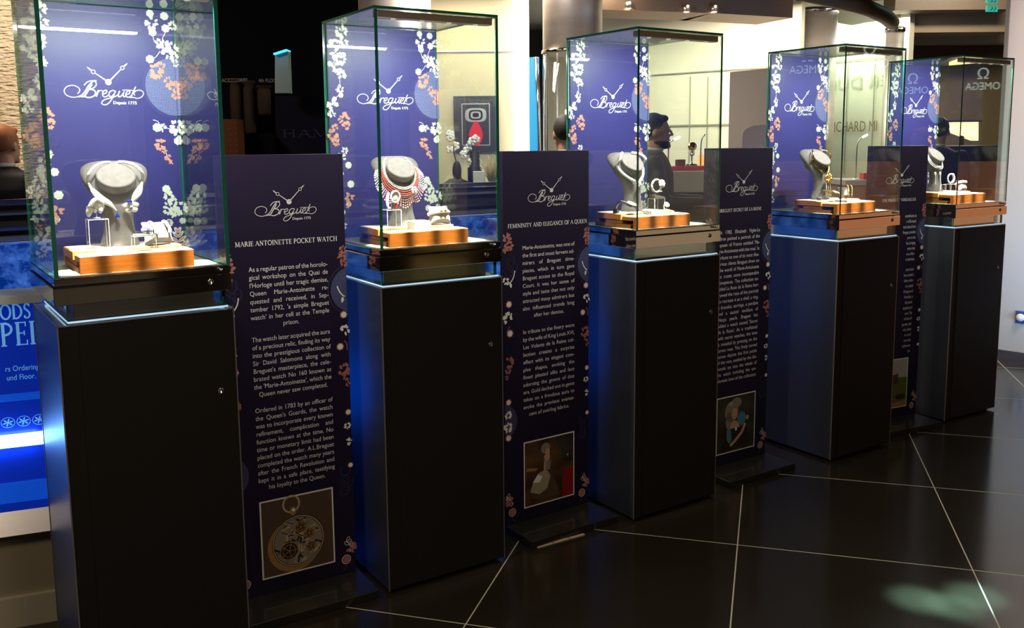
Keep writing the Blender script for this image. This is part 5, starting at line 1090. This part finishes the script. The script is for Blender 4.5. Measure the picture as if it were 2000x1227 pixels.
# ---- small jewels
o = item('leaf_earring', 'large white curled leaf jewel standing on the tall acrylic block', 'jewel', 0, .150, .165, UU + .089)
MB().lathe([(.010, 0), (.010, .003), (.002, .004), (.002, .03)], 12).build('stand', 'acr_edge', o)
mb = MB(); mb.tube(spline([(-.022, 0, .006), (-.020, -.004, .022), (-.014, -.006, .042), (-.002, -.006, .056), (.012, -.004, .050), (.017, 0, .035), (.014, .002, .020)], 5), [.004, .005, .0065, .008, .0095, .010, .010, .010, .011, .012, .012, .012, .012, .012, .011, .010, .010, .010, .009, .009, .009, .009, .008, .007, .007, .006, .006, .005, .005, .004, .003], 10, sq=.6)
mb.ell((.002, -.004, .042), (.016, .008, .014), 12, 8); mb.ell((.010, -.004, .026), (.008, .006, .012), 10, 7); mb.ell((-.004, -.004, .026), (.007, .006, .010), 10, 7); mb.build('leaf', 'diamond', o)
o = item('cocktail_ring', 'round white flower ring with a dark blue cross on the low acrylic block', 'ring', 0, .262, .095, FF + .0455)
MB().cbox(-.026, .026, -.017, .017, 0, .004, .001).build('grey_pad', 'velvet', o)
mb = MB()
for q in range(6): an = q * 1.047; mb.ell((.010 + .010 * cos(an), -.008, .016 + .009 * sin(an)), (.008, .006, .008), 8, 6)
mb.ell((.010, -.008, .016), (.011, .008, .010), 10, 6); mb.build('petals', 'diamond', o)
mb = MB(); 
for an in (.6, 2.2, 3.8, 5.4): mb.ell((.010 + .004 * cos(an), -.0165, .017 + .004 * sin(an)), (.0035, .0015, .002), 6, 4)
mb.build('blue_cross', 'sapphire', o)
o = item('flower_jewel', 'white cameo flower jewel with a red drop on the acrylic block in the second case', 'jewel', 1, .118, .150, UU + .067)
MB().lathe([(.009, 0), (.009, .003), (.002, .004), (.002, .02)], 10).build('stand', 'acr_edge', o)
mb = MB(); mb.ell((.010, -.008, .045), (.018, .006, .021), 12, 8); mb.tube(ringpts(.017, .020, (.010, -.013, .045), 20, ax='y'), .0035, 6, closed=True); mb.tube(spline([(-.012, -.004, .060), (-.018, -.004, .035), (-.016, -.004, .008), (-.006, -.004, .004)], 5), .005, 8); mb.build('cameo', 'pearl', o)
MB().lathe([(0, 0), (.006, .004), (.007, .012), (.003, .020), (0, .022)], 10, T=Matrix.Translation((.014, -.008, .003))).build('red_drop', 'ruby', o)
o = item('bangle', 'round open white bangle with a large flower on the acrylic block in the third case', 'bracelet', 2, .262, .160, UU + .0555 + .0)
o2 = MB(); o2.slab([(-.030, 0), (.030, 0), (.030, .006), (-.022, .018), (-.030, .018)], -.018, .018); o2.build('black_wedge', 'dblack', o)
MB().tube(ringpts(.027, .027, (-.004, .0, .054), 30, ax='y'), .0052, 8, closed=True).build('band', 'pearl', o)
mb = MB(); 
for q in range(7): an = q * .9; mb.ell((.020 + .010 * cos(an), -.008 + .002 * sin(an * 3), .062 + .011 * sin(an)), (.008, .006, .008), 8, 6)
mb.ell((.020, -.012, .062), .007, 8, 6); mb.ell((.012, -.006, .030), (.016, .005, .004), 8, 5); mb.build('flower', 'pearl', o)
o = item('bangle', 'round open white bangle with a jewelled side on the acrylic block in the farthest case', 'bracelet', 4, .190, .165, UU + .0455)
MB().tube(ringpts(.026, .026, (0, 0, .031), 30, ax='y'), .0042, 8, closed=True).build('band', 'diamond', o); mb = MB()
for k in range(9): an = R(-50 + k * 13); mb.ell((.027 * cos(an), -.003, .031 + .027 * sin(an)), .0068, 7, 5)
mb.build('jewelled_side', 'diamond', o)
o = item('ring', 'round white dial ring on the tiny acrylic block in the third case', 'ring', 2, .240, .085, FF + .0205)
MB().tube(ringpts(.010, .010, (0, 0, .011), 20, ax='x'), .0014, 6, closed=True).build('hoop', 'diamond', o); MB().lathe([(0, 0), (.012, 0), (.013, .003), (.010, .005), (0, .005)], 18, T=Matrix.Translation((0, -.008, .019)) @ Matrix.Rotation(R(55), 4, 'X')).build('dial', 'dial', o)
# ---- watches on curved strap rests
def strap_watch(i, s0, t0, s1, t1, strap, casem, lab, zb=.050):
    a = Vector((s0, t0)); b_ = Vector((s1, t1)); l = (b_ - a).length; an = math.atan2(b_.y - a.y, b_.x - a.x)
    o = item('wristwatch', lab, 'watch', i, s0, t0, UU, an, 'watches laid over curved rests')
    top = [(.0, -.0, .004), (.004, 0, .026), (.020, 0, zb), (.045, 0, zb - .004), (l * .55, 0, zb * .62), (l * .8, 0, .012), (l - .004, 0, -.004)]
    mb = MB(); sp = spline(top, 5)
    rings = [[(p[0], -.010, p[2] - .001), (p[0], .010, p[2] - .001), (p[0], .010, p[2] + .002), (p[0], -.010, p[2] + .002)] for p in sp]; mb.loft(rings, smooth=False); mb.build('strap', strap, o)
    mb = MB(); sp2 = [(p[0], 0, p[2] - .006) for p in sp[2:]]; mb.loft([[(p[0], -.013, p[2] - .001), (p[0], .013, p[2] - .001), (p[0], .013, p[2] + .0015), (p[0], -.013, p[2] + .0015)] for p in sp2[:18]], smooth=False); mb.cbox(-.006, .014, -.014, .014, -.0, .016, .001); mb.build('rest', 'leatherb', o)
    M_ = Matrix.Translation((l * .50, 0, zb * .74)) @ Matrix.Rotation(R(22), 4, 'Y')
    mb = MB(); mb.lathe([(0, 0), (.019, 0), (.021, .003), (.0195, .007), (.017, .008), (0, .0078)], 24, T=M_); mb.build('watch_case', casem, o)
    mb = MB(); mb.lathe([(0, .0081), (.0165, .0081), (.0165, .0085), (0, .0085)], 20, T=M_); mb.build('dial', 'dial', o)
    return o
strap_watch(2, .050, .190, .125, .065, 'leatherb', 'diamond', 'watch with a black strap and white round case sloping down in the third case')
strap_watch(3, .075, .185, .165, .050, 'gold', 'gold', 'gold bracelet watch sloping down a curved rest in the fourth case')

# ================================================================ people
SK = mat('skin', (.42, .23, .15), .5); SUIT = mat('dark_suit', (.010, .010, .012), .75); COAT = mat('black_coat', (.008, .008, .010), .8); SHIRT = mat('pale_shirt', (.5, .5, .5), .7)
def capsule(mb, a, b_, ra, rb, n=14):
    a, b_ = Vector(a), Vector(b_); d = (b_ - a); l = d.length; d.normalize(); pts = [a - d * ra * .9, a - d * ra * .6, a]; rr_ = [ra * .3, ra * .8, ra]
    for k in range(1, 5): pts.append(a.lerp(b_, k / 5)); rr_.append(ra + (rb - ra) * k / 5)
    pts += [b_, b_ + d * rb * .6, b_ + d * rb * .9]; rr_ += [rb, rb * .8, rb * .3]; mb.tube(pts, rr_, n)
def person(label, x, y, rz, h=1.78, hair=(.010, .008, .007), beard=False, armR='down', armL='down', coat=SUIT, bald=False, look=0, tilt=0, group=None):
    t = thing('person', label, 'person', (x, y, 0), rz, group); k = h / 1.78
    def rem(mb, name, m_, vox=.012, par=t):
        for i_, v in enumerate(mb.v): mb.v[i_] = tuple(c * k for c in v)
        o = mb.build(name, m_, par); md = o.modifiers.new('Remesh', 'REMESH'); md.mode = 'VOXEL'; md.voxel_size = vox; md.use_smooth_shade = True
        s_ = o.modifiers.new('Smooth', 'SMOOTH'); s_.iterations = 5; s_.factor = .6; return o
    sh, el, wr = {}, {}, {}
    for sd, mode in ((1, armL), (-1, armR)):     # facing -y; +x is the left arm
        sh[sd] = Vector((sd * .185, .0, 1.44))
        if mode == 'down': el[sd] = Vector((sd * .235, .02, 1.14)); wr[sd] = Vector((sd * .235, -.05, .90))
        else: el[sd] = Vector((sd * .235, -.06, 1.17)); wr[sd] = Vector((sd * .15, -.34, 1.17))
    HC = Vector((0, -.015, 1.655))
    mb = MB()      # body: legs, trunk, arms, neck and head in one
    for sd in (1, -1):
        capsule(mb, (sd * .09, 0, .90), (sd * .10, -.01, .50), .085, .058); capsule(mb, (sd * .10, -.01, .50), (sd * .105, .02, .09), .056, .038)
        capsule(mb, sh[sd], el[sd], .048, .038, 10); capsule(mb, el[sd], wr[sd], .037, .026, 10)
        d = (wr[sd] - el[sd]).normalized(); pm_ = wr[sd] + d * .05; side = Vector((0, 0, 1)) if abs(d.z) < .7 else Vector((0, 1, 0)); side = side - d * side.dot(d); side.normalize(); nn = d.cross(side)
        mb.ell(tuple(pm_), (.022, .040, .040) if abs(d.z) > .7 else (.036, .042, .022), 10, 8)
        for q, (off, ln) in enumerate(((-.03, .062), (-.010, .074), (.010, .070), (.028, .055))):
            b0_ = pm_ + d * .025 + (side if abs(d.z) > .7 else nn) * off; curl = Vector((0, 0, -1)) if abs(d.z) < .7 else Vector((-sd, 0, 0))
            mb.tube([tuple(b0_), tuple(b0_ + d * ln * .5 + curl * .006), tuple(b0_ + d * ln * .9 + curl * .022)], [.0105, .0100, .0085], 8)
        th = pm_ - d * .02 - (side if abs(d.z) > .7 else nn * sd) * .03; mb.tube([tuple(th), tuple(th + d * .03 - (side if abs(d.z) > .7 else nn * sd) * .022), tuple(th + d * .055 - (side if abs(d.z) > .7 else nn * sd) * .024)], [.013, .011, .009], 8)
    mb.loft([[(a * cos(2 * pi * q / 20), c + b_ * sin(2 * pi * q / 20), z) for q in range(20)] for z, a, b_, c in ((.84, .12, .09, 0), (.95, .165, .115, 0), (1.10, .145, .10, 0), (1.25, .165, .115, 0), (1.38, .185, .115, 0), (1.46, .15, .09, .01), (1.50, .07, .06, .01))])
    capsule(mb, (0, .015, 1.46), (0, -.0, 1.58), .058, .052)
    mb.ell(tuple(HC + Vector((0, .015, .025))), (.076, .095, .095), 16, 12); mb.ell(tuple(HC + Vector((0, -.018, -.045))), (.060, .068, .068), 14, 10)
    mb.ell(tuple(HC + Vector((0, -.075, -.095))), (.028, .022, .022), 10, 8)
    mb.tube([tuple(HC + Vector((0, -.085, .02))), tuple(HC + Vector((0, -.105, -.015))), tuple(HC + Vector((0, -.108, -.028)))], [.008, .012, .014], 8)
    for sd in (1, -1): mb.ell(tuple(HC + Vector((sd * .078, .012, -.01))), (.012, .020, .032), 8, 8); mb.ell((sd * .105, -.06, .04), (.045, .12, .035), 12, 8)
    body = rem(mb, 'body', SK, .009)
    mb = MB()      # suit or coat
    for sd in (1, -1):
        capsule(mb, (sd * .09, 0, .92), (sd * .10, -.01, .50), .100, .075); capsule(mb, (sd * .10, -.01, .50), (sd * .105, .02, .12), .074, .064)
        capsule(mb, sh[sd], el[sd], .064, .055, 12); capsule(mb, el[sd], wr[sd] - (wr[sd] - el[sd]).normalized() * .02, .054, .042, 12)
    mb.loft([[(a * cos(2 * pi * q / 24), c + b_ * sin(2 * pi * q / 24), z) for q in range(24)] for z, a, b_, c in ((.78, .18, .135, 0), (.95, .19, .135, 0), (1.10, .172, .125, 0), (1.25, .19, .135, 0), (1.38, .205, .132, .003), (1.47, .165, .105, .012), (1.525, .075, .072, .018))])
    rem(mb, 'suit', coat, .012)
    mb = MB()
    for sd in (1, -1): mb.ell((sd * .105, -.06, .04), (.052, .135, .04), 12, 8)
    rem(mb, 'shoes', 'leatherb', .01)
    mb = MB(); mb.tube([(.045 * cos(q * pi / 8), .012 + .058 * sin(q * pi / 8), 1.535) for q in range(16)], .016, 8, closed=True); 
    rem(mb, 'collar', SHIRT, .007)
    H = mat('hair', hair, .6)
    mb = MB()
    hs = .6 if bald else 1
    n_ = 18
    mb.ell(tuple(HC + Vector((0, .030, .040 if not bald else -.005))), (.084, .096, .098 if not bald else .07), 16, 12)
    if not bald: mb.ell(tuple(HC + Vector((0, -.030, .094))), (.058, .048, .028), 14, 8)
    rem(mb, 'hair', H, .007)
    if beard:
        mb = MB(); mb.ell(tuple(HC + Vector((0, -.050, -.085))), (.046, .040, .034), 12, 8); mb.ell(tuple(HC + Vector((.0, -.010, -.068))), (.065, .054, .032), 12, 8); mb.ell(tuple(HC + Vector((0, -.036, -.076))), (.058, .046, .036), 12, 8); rem(mb, 'beard', H, .006)
    mb = MB(); 
    for sd in (1, -1): mb.ell(tuple(HC + Vector((sd * .030, -.082, .012))), (.010, .0045, .006), 8, 6)
    rem(mb, 'eyes', 'white', .003); mb = MB()
    for sd in (1, -1): mb.ell(tuple(HC + Vector((sd * .030, -.0855, .012))), (.005, .0035, .005), 8, 6); mb.tube([tuple(HC + Vector((sd * .016, -.090, .034))), tuple(HC + Vector((sd * .044, -.080, .034)))], .004, 6)
    rem(mb, 'pupils_and_brows', H, .003)
    mb = MB(); mb.tube([tuple(HC + Vector((-.022, -.083, -.058))), tuple(HC + Vector((0, -.090, -.056))), tuple(HC + Vector((.022, -.083, -.058)))], .005, 6); rem(mb, 'lips', mat('lips', (.35, .12, .09), .5), .003)
    return t
q = at(1283, 232, 6.5); person('bearded man in a dark suit facing right behind the third case', q.x - .01, 6.5, R(80), h=1.835 if False else 1.80, beard=True, armR='forward', armL='forward')
q = at(1103, 240, 6.4); person('dark haired person in a dark suit seen from behind, left of the third case', q.x, 6.4, R(195), h=1.79)
q = at(6, 260, 5.6); person('balding ginger haired person in a black coat at the left edge', q.x, 5.6, R(165), h=1.74, hair=(.28, .09, .025), coat=COAT, bald=False)
q = at(1836, 230, 8.3); person('dark haired person in black behind the farthest case', q.x, 8.3, R(150), h=1.80)

# ================================================================ shops across the hall behind the viewer (seen only as reflections)
def mall_front(x, y, rz, label, col, e, wd, ht):
    o = MB().box(-wd / 2, wd / 2, 0, .1, .1, ht).build('lit_shop_window', mat('warm_lit_shop', col, .5, emit=col, es=e), loc=(x, y, 0), rot=rz); tag(o, label, 'shop window'); return o
mall_front(8.8, 1.75, R(-90), 'warm beige lit shop window on the east side of the hall', (.55, .42, .28), .6, 1.9, 1.5)
mall_front(8.8, 4.75, R(-90), 'copper lit shop window at the far east side of the hall', (.75, .30, .14), .65, 2.4, 1.35)
mall_front(8.8, -1.9, R(-90), 'narrow olive brown shop window on the east side of the hall', (.40, .28, .10), .5, .9, 2.4)
mall_front(8.8, -4.2, R(-90), 'beige shop window in the far corner of the hall', (.50, .40, .28), .5, 1.0, 2.4)
for y_, z_, w_, lb_ in ((4.22, 2.46, .44, 'white OMEGA shop sign over the copper lit window, the larger and higher one'), (5.06, 2.17, .36, 'white OMEGA shop sign over the copper lit window, the smaller and lower one')):
    og = thing('shop_sign', lb_, 'sign', (8.78, y_, z_), R(-90), 'OMEGA signs across the hall'); h_ = w_ * .24
    mb = MB(); text_line(mb, 'OMEGA', -w_ / 2, 0, h_ / .72, w_ / (twidth('OMEGA') * h_ / .72), -.022); text_line(mb, 'Ω', -h_ * .75, h_ * 1.4, h_ * 2, 1, -.022); mb.build('lettering', mat('white_neon', (1, 1, 1), .4, emit=(.85, 1, .95), es=2.4), og)
    MB().box(-w_ * .56, w_ * .56, -.02, .02, -h_ * .4, h_ * 3.2).build('sign_board', 'hallwall', og)
for dx_, dy_ in ((-.10, .05), (0, 0), (.11, .07)):  # unseen spots added to throw a teal pool on the floor
    light('added_blob_spot', 'SPOT', (1.52 + dx_, 2.45, 3.3), 6000, (.35, .85, .9), aim((1.52 + dx_, 2.45, 3.3), (1.52 + dx_, 2.97 + dy_, 0)), spot_size=R(4.2), spot_blend=1.0, shadow_soft_size=.03)
mall_front(5.5, -4.8, R(180), 'dim beige shop window across the hall behind the viewer', (.42, .34, .25), .25, 3.0, 2.4)
mall_front(-3.4, -4.8, R(180), 'dim beige shop window across the hall, behind the viewer to the left', (.42, .34, .25), .14, 2.4, 2.4)
